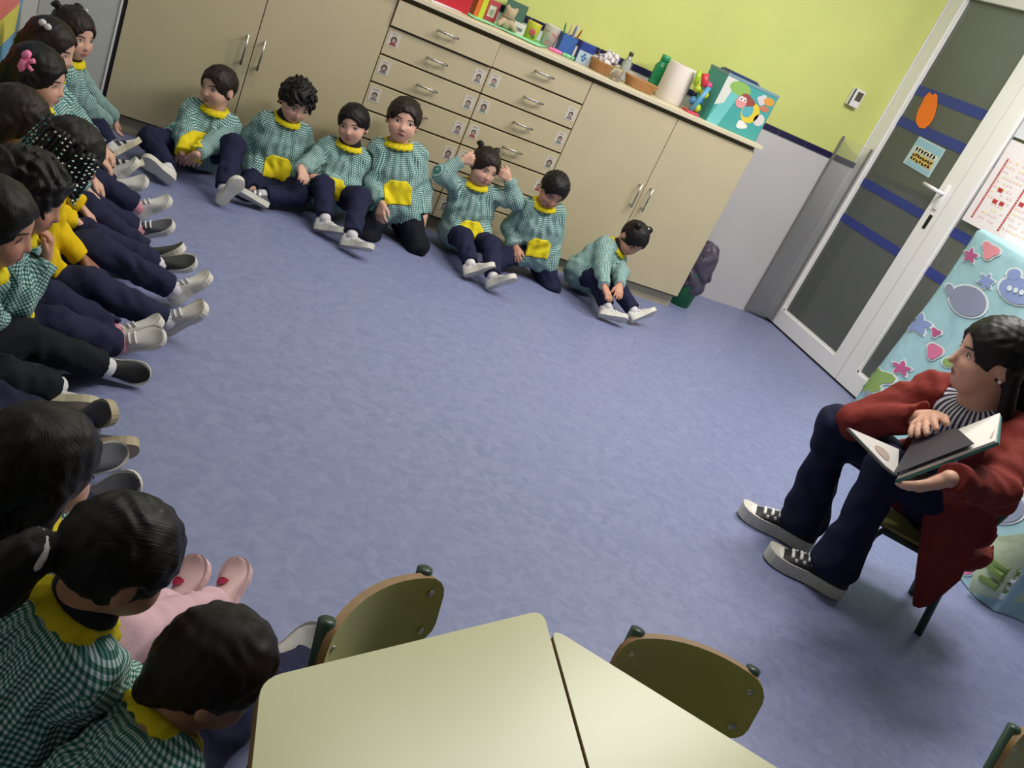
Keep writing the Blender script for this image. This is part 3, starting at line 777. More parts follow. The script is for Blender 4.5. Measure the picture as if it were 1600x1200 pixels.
    if mouth:
        c = surf(0, -.0535); b = MB()
        vs = [c-base+HF[0]*.0006+HSc*(HF[1]*.011*math.cos(a)+HF[2]*.004*mouth*math.sin(a)) for a in np.linspace(0, 2*math.pi, 14)[:-1]]
        b.add(vs, [tuple(range(len(vs)))]); b.build('mouth', m_mouth, t)
    # ---------------- hair
    hm = hairm or m_hair; hs = SDF()
    ha = lambda c, r, k=.02, sg=1: hs.ell(hw(c), np.array(r)*HSc, HF, k*HSc, sg)
    hc = lambda a, b_, ra, rb, k=.015: hs.cap(hw(a), hw(b_), ra*HSc, rb*HSc, k*HSc)
    curly = hair == 'curly'; g = .004 if not curly else .012
    ha((-.006, 0, .022), (.092+g, .078+g, .085+g))
    if hair in ('short', 'curly'):
        top_ = .056 if hair == 'short' else .056
        hc((-.045, 0, -.02), (-.038, 0, -.075), .052, .038, .02)
        ha((.105, 0, -.05), (.078, .078, top_+.05), .006, -1)
        def cutf(P, d):
            L_ = ((P-head) @ HF.T)/HSc; return np.maximum(d, -(L_[:, 2]-.95*np.minimum(L_[:, 0], .03)+.026)*.72*HSc)
        hs.fn(cutf)
    else:
        ha((.105, 0, -.05), (.078, .072, .108), .006, -1)
        if hair in ('pony', 'pigtails', 'buns', 'ponylow', 'braids', 'ponyside'):
            hs.fn(lambda P, d: np.maximum(d, -((((P-head) @ HF.T)/HSc)[:, 2]-.5*(((P-head) @ HF.T)/HSc)[:, 0]+.055)*.85*HSc))
            ha((.0, .083, -.02), (.03, .02, .035), .004, -1); ha((.0, -.083, -.02), (.03, .02, .035), .004, -1)
    extra = []
    if hair == 'pony': hc((-.085, 0, .03), (-.115, 0, .02), .022, .026); hc((-.115, 0, .02), (-.13, .01, -.05), .03, .028); hc((-.13, .01, -.05), (-.12, .012, -.11), .028, .008)
    if hair == 'ponylow': hc((-.08, 0, -.02), (-.118, .01, -.022), .02, .026); hc((-.118, .01, -.022), (-.14, .015, -.09), .034, .048); hc((-.14, .015, -.09), (-.13, .02, -.21), .048, .046); hc((-.13, .02, -.21), (-.11, .02, -.33), .046, .015)
    if hair == 'ponyside': hc((-.075, -.02, .02), (-.10, -.03, .0), .02, .024); hc((-.10, -.03, .0), (-.105, -.035, -.075), .026, .012)
    if hair == 'buns':
        for q in (1, -1): ha((-.03, q*.058, .088), (.022, .022, .022), .008)
    if hair == 'pigtails':
        for q in (1, -1): hc((-.05, q*.05, .08), (-.058, q*.06, .092), .011, .014); hc((-.058, q*.06, .092), (-.07, q*.072, .085), .013, .005)
    if hair == 'long':
        for q in (1, -1):
            hc((-.01, q*.076, -.0), (-.02, q*.078, -.09), .022, .026, .03); hc((-.02, q*.078, -.09), (-.03, q*.07, -.16), .026, .016, .02)
        hc((-.075, .035, -.02), (-.085, .03, -.17), .034, .028, .03); hc((-.075, -.035, -.02), (-.085, -.03, -.17), .034, .028, .03)
    if hair == 'teacher':
        ha((.012, .078, -.03), (.024, .02, .035), .004, -1)
        hc((-.07, .0, .0), (-.105, .0, -.05), .03, .028); hc((-.105, 0, -.05), (-.10, .0, -.17), .034, .03, .02)
        hc((-.03, .07, -.02), (-.05, .062, -.16), .018, .02, .02); hc((-.03, -.072, .0), (.005, -.07, -.2), .02, .026, .02)
    amp, fr_ = (.007, 150) if curly else (.0016, 170)
    hs.fn(lambda P, d: wob(P, d, amp, fr_, ph)); hs.fn(keep); mine.append(hs)
    Vt, F = mesh_sdf(hs, vox*1.1); pole = hw((-.03, 0, .1)) if hair in ('short', 'curly', 'long', 'buns', 'pigtails', 'braids') else hw((-.1, 0, .0))
    ho = np_mesh('hair', Vt, F, hm, t, base, uv=uv_for(Vt, F, [(head, head+nrm(pole-head)*.09, .08, HF[1])], .002))
    if hair == 'braids':
        rb_ = random.Random(4); bm_ = None; bb = MB()
        mteal = mat('teal_bead', (60, 150, 140), .25); mpale = mat('pale_bead', (206, 214, 190), .25)
        for k_ in range(30):
            a = math.radians(48+264*k_/29); r0 = .09
            p0 = V(-.006+r0*math.cos(a), (r0-.008)*math.sin(a), .035+.03*rb_.random()); ln_ = .11+.05*rb_.random()
            pts = [hw(p0+V(.003*math.cos(a)*j_, .003*math.sin(a)*j_+.004*math.sin(3*j_+k_), -ln_*j_/5)) for j_ in range(6)]
            MB().tube([p-base for p in pts], [.011*HSc]*5+[.007*HSc], 7).build('braid', hm, ho, True)
            for j_ in range(1, 10):
                if rb_.random() < .4: continue
                f_ = j_/9*4.99; i_ = int(f_); p = pts[i_]*(1-(f_-i_))+pts[i_+1]*(f_-i_)
                dirv = nrm(HF.T @ V(math.cos(a), math.sin(a), 0)); c_ = p-base+dirv*.006; q_ = .0055
                bb.add([c_+q_*np.array(v) for v in ((1,0,0),(-1,0,0),(0,1,0),(0,-1,0),(0,0,1),(0,0,-1))], [(0,2,4),(2,1,4),(1,3,4),(3,0,4),(2,0,5),(1,2,5),(3,1,5),(0,3,5)], 0 if rb_.random() < .6 else 1)
        bo_ = bb.build('beads', [mteal, mpale], ho); bo_['kind'] = 'stuff'
    for cl in (clips or []):
        cm_, pos, r_ = cl; c = hw(pos)-base; b = MB()
        if r_ == 'bow':
            for q in (1, -1):
                b.tube([c, c+HF.T@V(-.004, q*.006, .006)+HF[1]*0, c+HF.T@V(0, 0, q*.018)+HF.T@V(-.006, .004, 0), c+HF.T@V(0, 0, q*.03)], [.004, .009, .013, .009], 8)
            b.tube([c-HF[0]*.008, c+HF[0]*.008], .009, 8)
            for q in (1, -1): b.tube([c, c+HF.T@V(.02, q*.004, -.016*q)], [.004, .008], 6)
        elif r_ == 'band': b.tube([c+HF.T@V(-.004, .0235*math.cos(a), .0235*math.sin(a)) for a in np.linspace(0, 2*math.pi, 15)[:-1]], .0055, 8, closed=True)
        else: b.lathe([(.001, -r_), (r_*.8, -r_*.6), (r_, 0), (r_*.8, r_*.6), (.001, r_)], c, 10)
        b.build('hair_clip' if r_ != 'band' else 'hair_band', cm_, ho, True)
    # ---------------- trousers
    lm = leg or m_navyc; ts = SDF()
    ts.ell(pel, np.array((.08, .098, .07))*A, np.array([bf, bl, up]), .03)
    for a_, k_, n_, ft in ((hpl, knl, al, tl), (hpr, knr, ar, tr)):
        e_ = n_+nrm(k_-n_)*.006*A
        if adult:
            ts.cap(a_, k_, .088, .066, .03); ts.cap(k_, k_*.5+e_*.5, .064, .056, .02); ts.cap(k_*.5+e_*.5, e_, .056, .08, .02)
        else: ts.cap(a_, k_, .066*S, .05*S, .02); ts.cap(k_, e_, .049*S, .041*S, .02)
    ends = [(al, nrm(al-knl)), (ar, nrm(ar-knr))]
    def cuff(P, d):
        for (c_, n_) in ends:
            q_ = (P-c_)@n_+(.012*A if not adult else -.025); near = np.linalg.norm(P-c_, axis=1) < (.07*A if not adult else .16)
            d = np.where(near, np.maximum(d, q_), d)
        return np.maximum(d, .004-P[:, 2])
    ts.fn(lambda P, d: wob(P, d, .0032*A, 75/A, ph+1)); ts.fn(cuff); ts.fn(keep); mine.append(ts)
    Vt, F = mesh_sdf(ts, vox*1.35); np_mesh('jeans' if adult else 'trousers', Vt, F, lm, t, base)
    # ---------------- socks, shoes
    sm = shoe or (m_shoew, m_solew); sm2 = shoe2 or sm
    for (k_, n_, tv, uvv, smx) in ((knl, al, tl, ul, sm), (knr, ar, tr, ur, sm2)):
        sd = nrm(n_-k_); tv_ = tv if tv is not None else V(0, 0, 1)+sd*.35; uv_ = uvv if uvv is not None else -sd
        MB().tube([n_-sd*.04*A-base, n_-sd*.01*A-base, n_+sd*.02*A-base], [.027*A, .026*A, .026*A], 12).build('sock', sock or m_sockw, t, True)
        if adult: shoe_mesh(t, base, n_, tv_, uv_, .268, .092, smx, None, solth=.042, lace=5, toecap=m_lace, hi=1.0)
        else: shoe_mesh(t, base, n_, tv_, uv_, .158*S, .066*S, smx, strap, hearts=hearts, lace=laced)
    # ---------------- top
    cs = SDF(); mid = pel*.45+nb*.55
    if adult:
        for q in (1, -1):
            cs.cap(nb-up*.06+bl*q*.075, mid+bl*q*.07, .075, .085, .05); cs.cap(mid+bl*q*.07, pel+bl*q*.075, .085, .105, .05)
        cs.cap(nb-up*.07+bf*.02, mid+bf*.02, .085, .095, .04); cs.cap(mid+bf*.02, pel, .095, .1, .04)
        cs.cap(sl, sr, .062, .062, .03)
        shs = SDF(); shs.ops = list(cs.ops)
        cs.cap(sl, el, .068, .056, .03); cs.cap(sr, er, .068, .056, .03); cs.cap(el, wl, .054, .043, .02); cs.cap(er, wr, .054, .043, .02)
        for a_, k_ in ((hpl, knl), (hpr, knr)): cs.cap(a_+V(0, 0, .01), a_+(k_-a_)*.22+V(0, 0, .012), .112, .1, .04)
        cs.cap(nb-up*.02+bl*.05-bf*.02, nb-up*.02-bl*.05-bf*.02, .04, .04, .02)
        for (c_, r_, R_) in hem: cs.ell(c_, r_, R_, .05)
        def openf(P, d):
            q_ = P-(nb-up*.16); f_, l_, u_ = q_@bf, q_@bl, q_@up
            wdg = np.minimum(np.minimum(.066+.12*np.clip(u_, -.2, .2)-np.abs(l_), f_-.0), .35-np.abs(u_))
            return np.maximum(d, wdg)
        cs.fn(openf)
        wr_ends = [(wl, nrm(wl-el)), (wr, nrm(wr-er))]
    else:
        for q in (1, -1):
            cs.cap(nb-up*.035+bl*q*.038, mid+bl*q*.04, .05*S, .072*S, .04); cs.cap(mid+bl*q*.04, pel+bl*q*.048+up*.01+bf*.01, .072*S, .084*S, .04)
        cs.cap(nb-up*.05*S, mid, .057*S, .078*S, .03); cs.cap(mid, pel, .078*S, .085*S, .03)
        cs.cap(sl, sr, .043*S, .043*S, .03)
        cs.cap(sl, el, .046*S, .043*S, .03); cs.cap(sr, er, .046*S, .043*S, .03); cs.cap(el, wl, .042*S, .031*S, .02); cs.cap(er, wr, .042*S, .031*S, .02)
        for a_, k_ in ((hpl, knl), (hpr, knr)): cs.cap(a_+V(0, 0, .012), a_+(k_-a_)*.38*hem+V(0, 0, .014), .07*S, .062*S, .04)
        wr_ends = [(wl, nrm(wl-el)), (wr, nrm(wr-er))]
    def wcut(P, d):
        for (c_, n_) in wr_ends:
            q_ = (P-c_)@n_+.006; near = np.linalg.norm(P-c_, axis=1) < .06*A
            d = np.where(near, np.maximum(d, q_), d)
        return np.maximum(d, .006-P[:, 2])
    def folds(P, d):
        q_ = P-nb; ang = np.arctan2(q_@bl, q_@bf); dn = -(q_@up)
        return d+.0035*np.sin(ang*16+ph)*np.clip(dn/.05, 0, 1)*np.clip((.2-dn)/.1, 0, 1)*(np.linalg.norm(q_-up[None]*(q_@up)[:, None], axis=1) < .13)
    cs.fn(lambda P, d: wob(P, d, .0042*(A if not adult else 1.3), 70/(A if not adult else 1.2), ph))
    if not adult and top == 'smock': cs.fn(folds)
    cs.fn(wcut); cs.fn(keep); mine.append(cs)
    Vt, F = mesh_sdf(cs, vox*1.3)
    bones = [(pel, nb, .11, bf), (sl, el, .045, bf), (el, wl, .038, V(0, 0, 1)), (sr, er, .045, bf), (er, wr, .038, V(0, 0, 1))]
    tm = {'smock': m_ging, 'yellow': m_ysw, 'coat': m_coat}[top]
    so = np_mesh({'smock': 'smock', 'yellow': 'sweater', 'coat': 'coat'}[top], Vt, F, tm, t, base, uv=uv_for(Vt, F, bones, .008))
    if adult:
        shs.fn(lambda P, d: wob(P, d+.008, .003, 60, 2.)); shs.fn(keep); Vt, F = mesh_sdf(shs, vox*1.3)
        np_mesh('striped_shirt', Vt, F, m_stripe, t, base, uv=uv_for(Vt, F, [(pel, nb, .13, bf)], .022))
        for q in (1, -1):
            c_ = nb-up*.035
            pts = [c_+bl*q*.05-bf*.03+up*.035, c_+bl*q*.07+bf*.03+up*.01, c_+bl*q*.035+bf*.085-up*.06, c_+bl*q*.012+bf*.075-up*.02, c_+bl*q*.035+bf*.03+up*.04]
            n_ = 5; vs = [p-base for p in pts]+[p-base+nrm(bl*q*.6+bf*.6)*.006 for p in pts]
            mesh_obj('shirt_collar', vs, [tuple(range(n_)), tuple(reversed(range(n_, 2*n_)))]+[(i, (i+1) % n_, n_+(i+1) % n_, n_+i) for i in range(n_)], m_stripe, t)
    if top == 'smock':
        if pocket:
            psd = SDF(); psd.ops = cs.ops; psd.post = list(cs.post)
            pc = pel+up*.07*S+bf*.1*S; PR = np.array([bf, bl, up])
            def pk(P, d):
                q_ = (P-pc)@PR.T; a = np.abs(q_[:, 1])
                b_ = np.maximum(np.maximum(a-.062*S, np.abs(q_[:, 2])-.05*S), a*.7+q_[:, 2]*.7-.06*S); b_ = np.maximum(b_, -q_[:, 0]-.045)
                return np.maximum(np.maximum(d-.0055, b_), .008-P[:, 2])
            psd.post = psd.post+[pk]
            lo = pc-.14; hi = pc+.14
            Vt, F = mesh_sdf(psd, vox*1.1, bounds=(lo, hi))
            if len(F): np_mesh('pocket', Vt, F, m_yel, so, base)
    cu = nrm(up*.9+HF[2]*.1+bf*.12) if not adult else up
    def ring(m, nm, r0, r1, z0, z1, wave, nw, off):
        b = MB(); n_ = 72; c_ = nb+up*off+bf*.004; e1 = nrm(bf-cu*(bf@cu)); e2 = np.cross(cu, e1); vs = []
        for (rr_, zz, wv_) in ((r0, z0, 0), ((r0+r1)/2, (z0+z1)/2+.004, .5), (r1, z1, 1), (r1-.003, z1-.005, 1), (r0-.002, z0-.008, 0)):
            for k_ in range(n_):
                a = 2*math.pi*k_/n_; z_ = zz+wave*wv_*math.sin(nw*a+ph); r_ = rr_+wave*.5*wv_*math.cos(nw*a+ph)
                vs.append(c_+S*(r_*(math.cos(a)*e1+math.sin(a)*e2*1.06)+z_*cu)-base)
        fs = [(i*n_+k_, i*n_+(k_+1) % n_, ((i+1) % 5)*n_+(k_+1) % n_, ((i+1) % 5)*n_+k_) for i in range(5) for k_ in range(n_)]
        b.add(vs, fs); b.build(nm, m, so, True)
    if top == 'smock' and collar: ring(m_yel, 'ruffled_collar', .044, .071, .018, -.001, .003, 17, .006)
    if (polo or top == 'yellow'): ring(m_polo, 'shirt_collar', .039, .052, .044, .018, .0, 1, .006)
    for f_ in mine:
        g_ = SDF(); g_.ops = f_.ops; g_.post = [x_ for x_ in f_.post if x_ is not keep]; SOLIDS.append((base, g_))
    return t

# ================================================================== CHILDREN ALONG THE CABINETS
P = at
Z = V(0, 0, 1)
person('child leaning left against the left cupboard, hands joined beside one knee, pale sole forward',
       (-.465, -.15, .085), P(342, 137, y=-.17), -100, hy=-132, hp=-8, hr=8, lf=1.25,
       wr=P(285, 240, z=.11), wl=P(308, 241, z=.14), hl=(P(288, 256, z=.06)-P(308, 241, z=.14), (-.3, -.3, -1)), hrh=(P(297, 262, z=.03)-P(285, 240, z=.11), (.3, -.4, -1)),
       ar=P(262, 264, z=.06), al=P(350, 296, z=.065), kr=V(-1, .1, .25), kl=V(.3, 0, 1), tr=V(-.75, -.1, .35), ur=V(.2, .85, .3), tl=V(.35, -.2, .9), ul=V(-.2, .95, .2),
       hair='ponyside', hairm=m_hairb, polo=False, ph=.3, pocket=True)
person('curly-haired child in checked smock sitting cross-legged against the left cupboard doors',
       (-.155, -.16, .09), P(462, 158, y=-.19), -85, hy=-72, hp=-22, hr=-4,
       wr=P(402, 258, z=.11), wl=P(458, 272, z=.1), al=P(410, 305, z=.06), ar=P(438, 297, z=.05), kr=V(-1, -.5, .06), kl=V(1, -.5, .06),
       tl=V(-.9, -.15, .25), ul=V(0, .5, .8), tr=V(.6, -.4, .1), ur=V(0, .4, .8), hair='curly', polo=True, ph=1.1, shoe=(m_shoeg, m_solew), strap=m_lace)
person('black-haired child with hands resting on a knee, between the curly-haired and the kneeling open-mouthed child',
       (.105, -.2, .09), P(552, 195, y=-.2), -100, hy=-112, hp=-6, hr=14, lf=1.13,
       wr=P(470, 262, z=.21), wl=P(508, 280, z=.18), hrh=(V(.25, -.75, -.35), (0, -.4, -1)), hl=(V(-.9, -.2, .1), (0, -.3, -1)), pl=V(.5, -.3, -1), pr=V(-.4, .1, -1),
       ar=P(508, 342, z=.07), al=P(550, 368, z=.07), kr=V(-.25, 0, 1), kl=V(.3, 0, 1), tr=V(.75, -.5, .3), tl=V(.7, -.5, .3), ur=V(-.1, .5, .8), ul=V(-.1, .6, .7), hair='short', polo=True, ph=2.2, shoe=(m_shoew, m_solew), strap=m_shoew)
person('kneeling child with open mouth in front of the drawers, hands hanging beside the thighs',
       (.385, -.22, .15), P(630, 188, y=-.2), -92, hy=-98, hp=2, hr=3,
       wr=P(597, 318, z=.17), wl=P(664, 336, z=.15), hrh=(V(.05, -.5, -.8), (.6, .5, 0)), hl=(V(0, -.45, -.8), (-.7, .5, 0)), pr=V(-.4, .8, -.2), pl=V(.4, .8, -.2),
       ar=V(.345, -.18, .055), al=V(.455, -.17, .055), kr=V(-.3, -1, -.15), kl=V(.4, -1, -.1), tr=V(-.1, 1, 0), tl=V(.1, 1, 0), ur=V(0, 0, -1), ul=V(0, 0, -1),
       hair='short', hairm=m_hairb, ph=.7, mouth=.9, leg=m_blackc, shoe=(m_shoek, m_soleb), sock=mat('black_sock', (24, 24, 28), .85), hem=.9, S=1.03)
person('child with both hands raised to the ears and legs stretched out, before the drawers',
       (.775, -.17, .09), P(756, 260, y=-.19), -92, hy=-76, hp=-10, hr=-6, lf=1.05,
       wr=P(722, 250, y=-.21), wl=P(795, 279, y=-.22), hrh=(V(.85, -.25, .35), (.3, .9, 0)), hl=(V(-.85, -.25, .3), (-.3, .9, 0)), pr=V(-1, -.3, -.6), pl=V(1, -.3, -.6), curl=48,
       ar=P(735, 413, z=.07), al=P(770, 433, z=.065), kr=V(-.3, 0, 1), kl=V(.3, 0, 1), tr=V(.72, -.2, .6), tl=V(.5, -.4, .65), ur=V(-.3, .75, .5), ul=V(-.3, .75, .5), hair='pigtails', hairm=m_hairb, ph=1.7, strap=m_shoew)
person('kneeling child with short dark hair looking down, right of the child holding the ears',
       (1.13, -.2, .13), P(864, 296, y=-.25), -97, hy=-88, hp=-32, hr=-6,
       wr=P(806, 386, z=.14), wl=P(864, 407, z=.12), hrh=(V(.1, -.6, -.6), (.6, .2, -.6)), hl=(V(.1, -.75, -.5), (-.2, -.2, -1)), pr=V(-.4, .8, -.3), pl=V(.4, .8, -.3),
       ar=V(1.02, -.13, .055), al=V(1.2, -.13, .055), kr=V(-.7, -1, -.15), kl=V(.35, -1, -.15), tr=V(-.2, 1, 0), tl=V(.2, 1, 0), ur=V(0, 0, -1), ul=V(0, 0, -1), hair='short', ph=2.9, polo=False, skin='b', shoe=(m_shoek, m_soleb))
person('child with two small hair buns bent over joined hands, nearest the waste bin',
       (1.44, -.19, .09), P(988, 372, y=-.24), -62, hy=-75, hp=-40, hr=-8, lf=1.06,
       wr=P(944, 448, z=.16), wl=P(968, 446, z=.17), hrh=(V(.35, -.6, -.4), (.2, -.3, -1)), hl=(V(-.1, -.7, -.5), (-.1, -.2, -1)), pr=V(-1, -.2, -.2), pl=V(1, .2, -.1),
       ar=P(949, 480, z=.065), al=P(990, 486, z=.065), kr=V(-.2, .1, 1), kl=V(.2, .2, 1), tr=V(.9, -.2, .15), tl=V(.75, .15, .5), ur=V(0, .75, .6), ul=V(-.3, .75, .45), hair='buns', polo=True, ph=.2, skin='b', strap=m_shoew, curl=12,
       clips=[(mat('silver_clip', (200, 200, 205), .3, .5), (-.02, .02, .108), .006)])

# ================================================================== CHILDREN ALONG THE LEFT WALL
XB = XL+.16
def lk(label, hd, hz, pely, ank, hy=-10, hp=-8, hr=0, px=XB, byaw=0, wr=None, wl=None, **kw):
    h_ = P(*hd, z=hz); pel = V(px, pely, .09); a1, a2 = ank
    kw.setdefault('hair', 'long')
    kw.setdefault('lf', 1.06)
    return person(label, pel, h_, byaw, hy=hy, hp=hp, hr=hr, wl=wl if wl is not None else pel+V(.2, .05, .08), wr=wr if wr is not None else pel+V(.2, -.07, .08),
                  al=a1, ar=a2, **kw)
lk('child with tiny pigtails in green checked smock, farthest along the left wall', (113, 52), .45, -.45,
   (P(172, 228, z=.06), P(172, 254, z=.06)), hy=-38, hp=-4, px=-1.0, wr=P(168, 190, z=.12), wl=P(180, 185, z=.1), tl=V(.6, .5, .5), tr=V(.75, .15, .45), hair='pigtails', hairm=m_hairb, ph=.4, pocket=False,
   shoe=(m_shoew, m_soleb), strap=m_strapk, clips=[(m_shoew, (.01, .03, .108), .006)], polo=True, hrh=(V(.3, -.1, -.9), (1, 0, 0)), hl=(V(.3, -.1, -.9), (1, 0, 0)))
lk('child with two white beads in brown hair, just behind the child with the pink bow', (78, 72), .46, -.82,
   (P(168, 270, z=.06), P(176, 290, z=.06)), hy=-15, hair='long', hairm=m_hairb, ph=1.3, tl=V(.5, .2, .8), tr=V(.7, -.1, .6), pocket=False, polo=True, clips=[(m_shoew, (-.03, -.062, .085), .012), (m_shoew, (-.005, -.07, .083), .011)])
lk('long-haired child with a large pink bow by the left wall', (58, 118), .46, -1.15,
   (P(213, 322, z=.06), P(213, 358, z=.06)), hy=-12, hp=-6, hair='long', ph=2.1, tl=V(.7, .1, .7), tr=V(.75, -.1, .6), pocket=False, sock=m_sockp, laced=3, shoe2=(m_shoeg, m_solew),
   clips=[(mat('pink_bow', (240, 130, 170), .5), (-.02, -.083, .05), 'bow')])
lk('brown-haired child in yellow sweater half hidden behind the beaded braids', (26, 188), .43, -1.42,
   (P(228, 395, z=.06), P(245, 412, z=.06)), hy=-5, hp=-12, hair='long', hairm=m_hairb, ph=2.7, top='yellow', tl=V(.7, .2, .6), tr=V(.85, -.1, .5), shoe=(m_shoeo, m_solew), px=-1.0)
lk('child with teal beaded braids and yellow sweater on the left side', (108, 240), .45, -1.77,
   (P(270, 450, z=.06), P(258, 500, z=.06)), hy=15, hp=-22, hair='braids', ph=.9, top='yellow', px=-.95, tl=V(.62, .25, .75), tr=V(.62, -.05, .8), skin='c', laced=3, wr=P(105, 440, z=.13), wl=P(130, 405, z=.14))
lk('dark-haired child with a hand held to the mouth, green smock, on the left side', (42, 300), .45, -2.06,
   (P(183, 520, z=.06), P(183, 537, z=.06)), hy=-12, hp=-14, hair='curly', ph=1.9, px=-.95, wr=P(72, 402, z=.3), wl=P(85, 430, z=.14), hrh=(V(.0, .15, 1), (-1, 0, 0)), tl=V(.6, .3, .6), tr=V(.7, -.1, .5), sock=m_sockp, skin='b', curl=40, laced=3)
lk('child at the left picture edge with black white-soled shoes', (-14, 345), .48, -2.36,
   (P(162, 572, z=.055), P(84, 602, z=.06)), hy=-8, hp=-10, hair='long', ph=2.4, px=-.98, tl=V(.95, -.1, .06), ul=V(0, -.85, .35), tr=V(.95, .0, .1), ur=V(0, .9, .25), leg=m_blackc, shoe=(m_shoek, m_solew), shoe2=(m_shoew, m_soleb), skin='b', wr=P(8, 500, z=.14), wl=P(25, 462, z=.17))
lk('child in blue trousers at the left picture edge, grey shoe with tan sole turned forward', (-100, 500), .47, -2.66,
   (P(135, 674, z=.06), P(100, 662, z=.06)), hy=0, hair='short', ph=.1, px=-1.0, tl=V(.95, .1, .2), ul=V(0, .9, .35), tr=V(.5, -.3, .6), leg=m_jean, shoe=(m_shoeg, m_solet), sock=m_sockg, kl=V(.1, .2, 1), kr=V(.1, -.2, 1))
lk('long-haired child in deep shade seen from behind, above the ponytail child', (58, 728), .46, -2.95,
   (P(118, 738, z=.06), P(128, 790, z=.06)), hy=32, hp=-8, byaw=25, hair='long', ph=1.2, px=-.80, pocket=False, tl=V(.75, .4, .4), tr=V(.7, .1, .5), shoe=(m_shoeg, m_solew), kr=V(.1, -.1, 1), wl=V(-.58, -2.82, .14), wr=V(-.6, -2.98, .14))
lk('child with black ponytail and white hair band seen from behind, pink heart shoes, lower left', (182, 873), .47, -3.25,
   (P(262, 950, z=.06), P(335, 945, z=.06)), hy=22, hp=-22, byaw=35, hair='ponylow', ph=1.8, px=-.74, pocket=False, skin='b', tl=V(.2, .75, .6), tr=V(.2, .8, .45), leg=m_pinkc, shoe=(m_shoep, m_shoep), hearts=True, polo=True, kl=V(0, 0, 1), kr=V(0, 0, 1),
   wl=V(-.56, -3.05, .14), wr=V(-.5, -3.12, .14), clips=[(m_lace, (-.116, .009, -.022), 'band')], vox=.004, S=.89)
lk('short-haired child in checked smock seen from behind, beside the green table corner', (330, 1046), .39, -3.49,
   (P(420, 1046, z=.05), P(472, 1036, z=.05)), hy=8, hp=-28, byaw=25, hair='short', hairm=m_hairb, ph=2.6, px=-.62, pocket=False, skin='b', tl=V(.7, .2, .6), tr=V(.75, -.1, .6), shoe=(m_shoew, m_solew), shoe2=(m_shoek, m_solew), kl=V(0, 0, 1), kr=V(0, 0, 1),
   wl=V(-.45, -3.3, .16), wr=V(-.47, -3.42, .16), vox=.004, S=.89)

# ================================================================== SEATED ADULT
La = P(1395, 746, z=.52)
def plane_hit(u, v, p0, n):
    d = RC.T @ V((u-800)/FPX, (v-600)/FPX, 1); return CAM+d*((p0-CAM)@n/(d@n))
rq = [P(1397, 747, z=.55), P(1558, 687, z=.755), P(1562, 645, z=.782), P(1440, 693, z=.56)]
nB = nrm(np.cross(rq[1]-rq[0], rq[3]-rq[0])); nB = nB if nB@(CAM-rq[0]) > 0 else -nB
eB = nrm(rq[1]-rq[0]); uB = np.cross(nB, eB); uB = uB if uB@(rq[3]-rq[0]) > 0 else -uB
cB = sum(rq)/4
CH = V(1.80, -2.325, 0); cf_ = V(-.8, .6, 0); cl_ = V(-.6, -.8, 0)
def clearance(P_, d):
    q_ = P_-CH; x_, y_, z_ = q_@cf_, q_@cl_, q_[:, 2]
    seat = np.maximum(np.maximum(np.abs(x_)-.152, np.abs(y_)-.152), np.maximum(z_-.273, .2-z_))
    back = np.maximum(np.maximum(np.abs(x_+.162)-.06, np.abs(y_)-.145), np.abs(z_-.415)-.085)
    L3 = np.stack([x_, np.abs(y_), z_], 1)
    for a_, b_ in (((-.165, .133, 0), (-.13, .125, .235)), ((-.13, .125, .235), (-.13, .105, .315)), ((-.13, .105, .315), (-.16, .105, .478)), ((.13, .133, 0), (.118, .125, .22)), ((.118, .125, .22), (.1, .123, .249)), ((.1, .123, .249), (-.12, .125, .249)), ((-.128, 0, .235), (-.128, .133, .235))):
        a_, b_ = V(*a_), V(*b_); h_ = np.clip((L3-a_)@(b_-a_)/((b_-a_)@(b_-a_)), 0, 1); back = np.minimum(back, np.linalg.norm(L3-a_-h_[:, None]*(b_-a_), axis=1)-.0155)
    b_ = P_-cB; bk = np.maximum(np.maximum(np.abs(b_@eB)-.175, np.abs(b_@uB)-.11), np.abs(b_@nB+.004)-.024)
    return np.maximum(d, .003-np.minimum(np.minimum(seat, back), bk))
hipA = V(1.825, -2.345, .385)
Rt = np.array([nrm(V(.5, -.15, 0)), nrm(V(.15, .5, 0)), V(0, 0, 1)])
person('person in rust red coat and dark jeans reading a picture book on a small chair', hipA, V(1.625, -2.345, .874), 192, hy=152, hp=-15, hr=0,
       wl=rq[0]*.55+rq[1]*.45-nB*.045-uB*.03, hl=(uB*.7-eB*.6, nB),
       wr=rq[3]*.75+rq[2]*.25+uB*.02+nB*.06, hrh=(-uB*.8-eB*.35, -nB), obst=clearance, pr=V(-.2, .8, -.6), pl=V(.6, -.6, -.6),
       ar=V(1.565, -2.145, .10), al=V(1.535, -2.375, .10), kr=V(-.6, .2, 1), kl=V(-.6, .1, 1), tr=V(-.8, .6, .0), tl=V(-.8, .6, .0), ur=Z, ul=Z,
       hair='teacher', top='coat', leg=m_jean, adult=True, vox=.0055, mouth=.8, shoe=(m_shoek, m_solew), skin='d', group=None, ph=.5, curl=14, pocket=False,
       hem=[(V(1.90, -2.40, .30), (.11, .12, .09), None)], sock=m_sockw)
TEACH = [o for o in COL.objects if o.name.startswith('person') and o.parent is None][-1]
pn = nrm(V(.6, .8, 0)); p0 = V(1.812, -2.569, 0)
poly = [(1446,772),(1438,840),(1430,900),(1426,945),(1436,950),(1450,948),(1475,928),(1500,903),(1520,865),(1540,825),(1556,790),(1545,760),(1500,755)]
pts = [plane_hit(u, v, p0, pn) for u, v in poly]; cen = sum(pts)/len(pts); tb = np.array(TEACH.location)
vs_, fs_ = [], []; n_ = len(pts); rings = (1, .97, .7, .35)
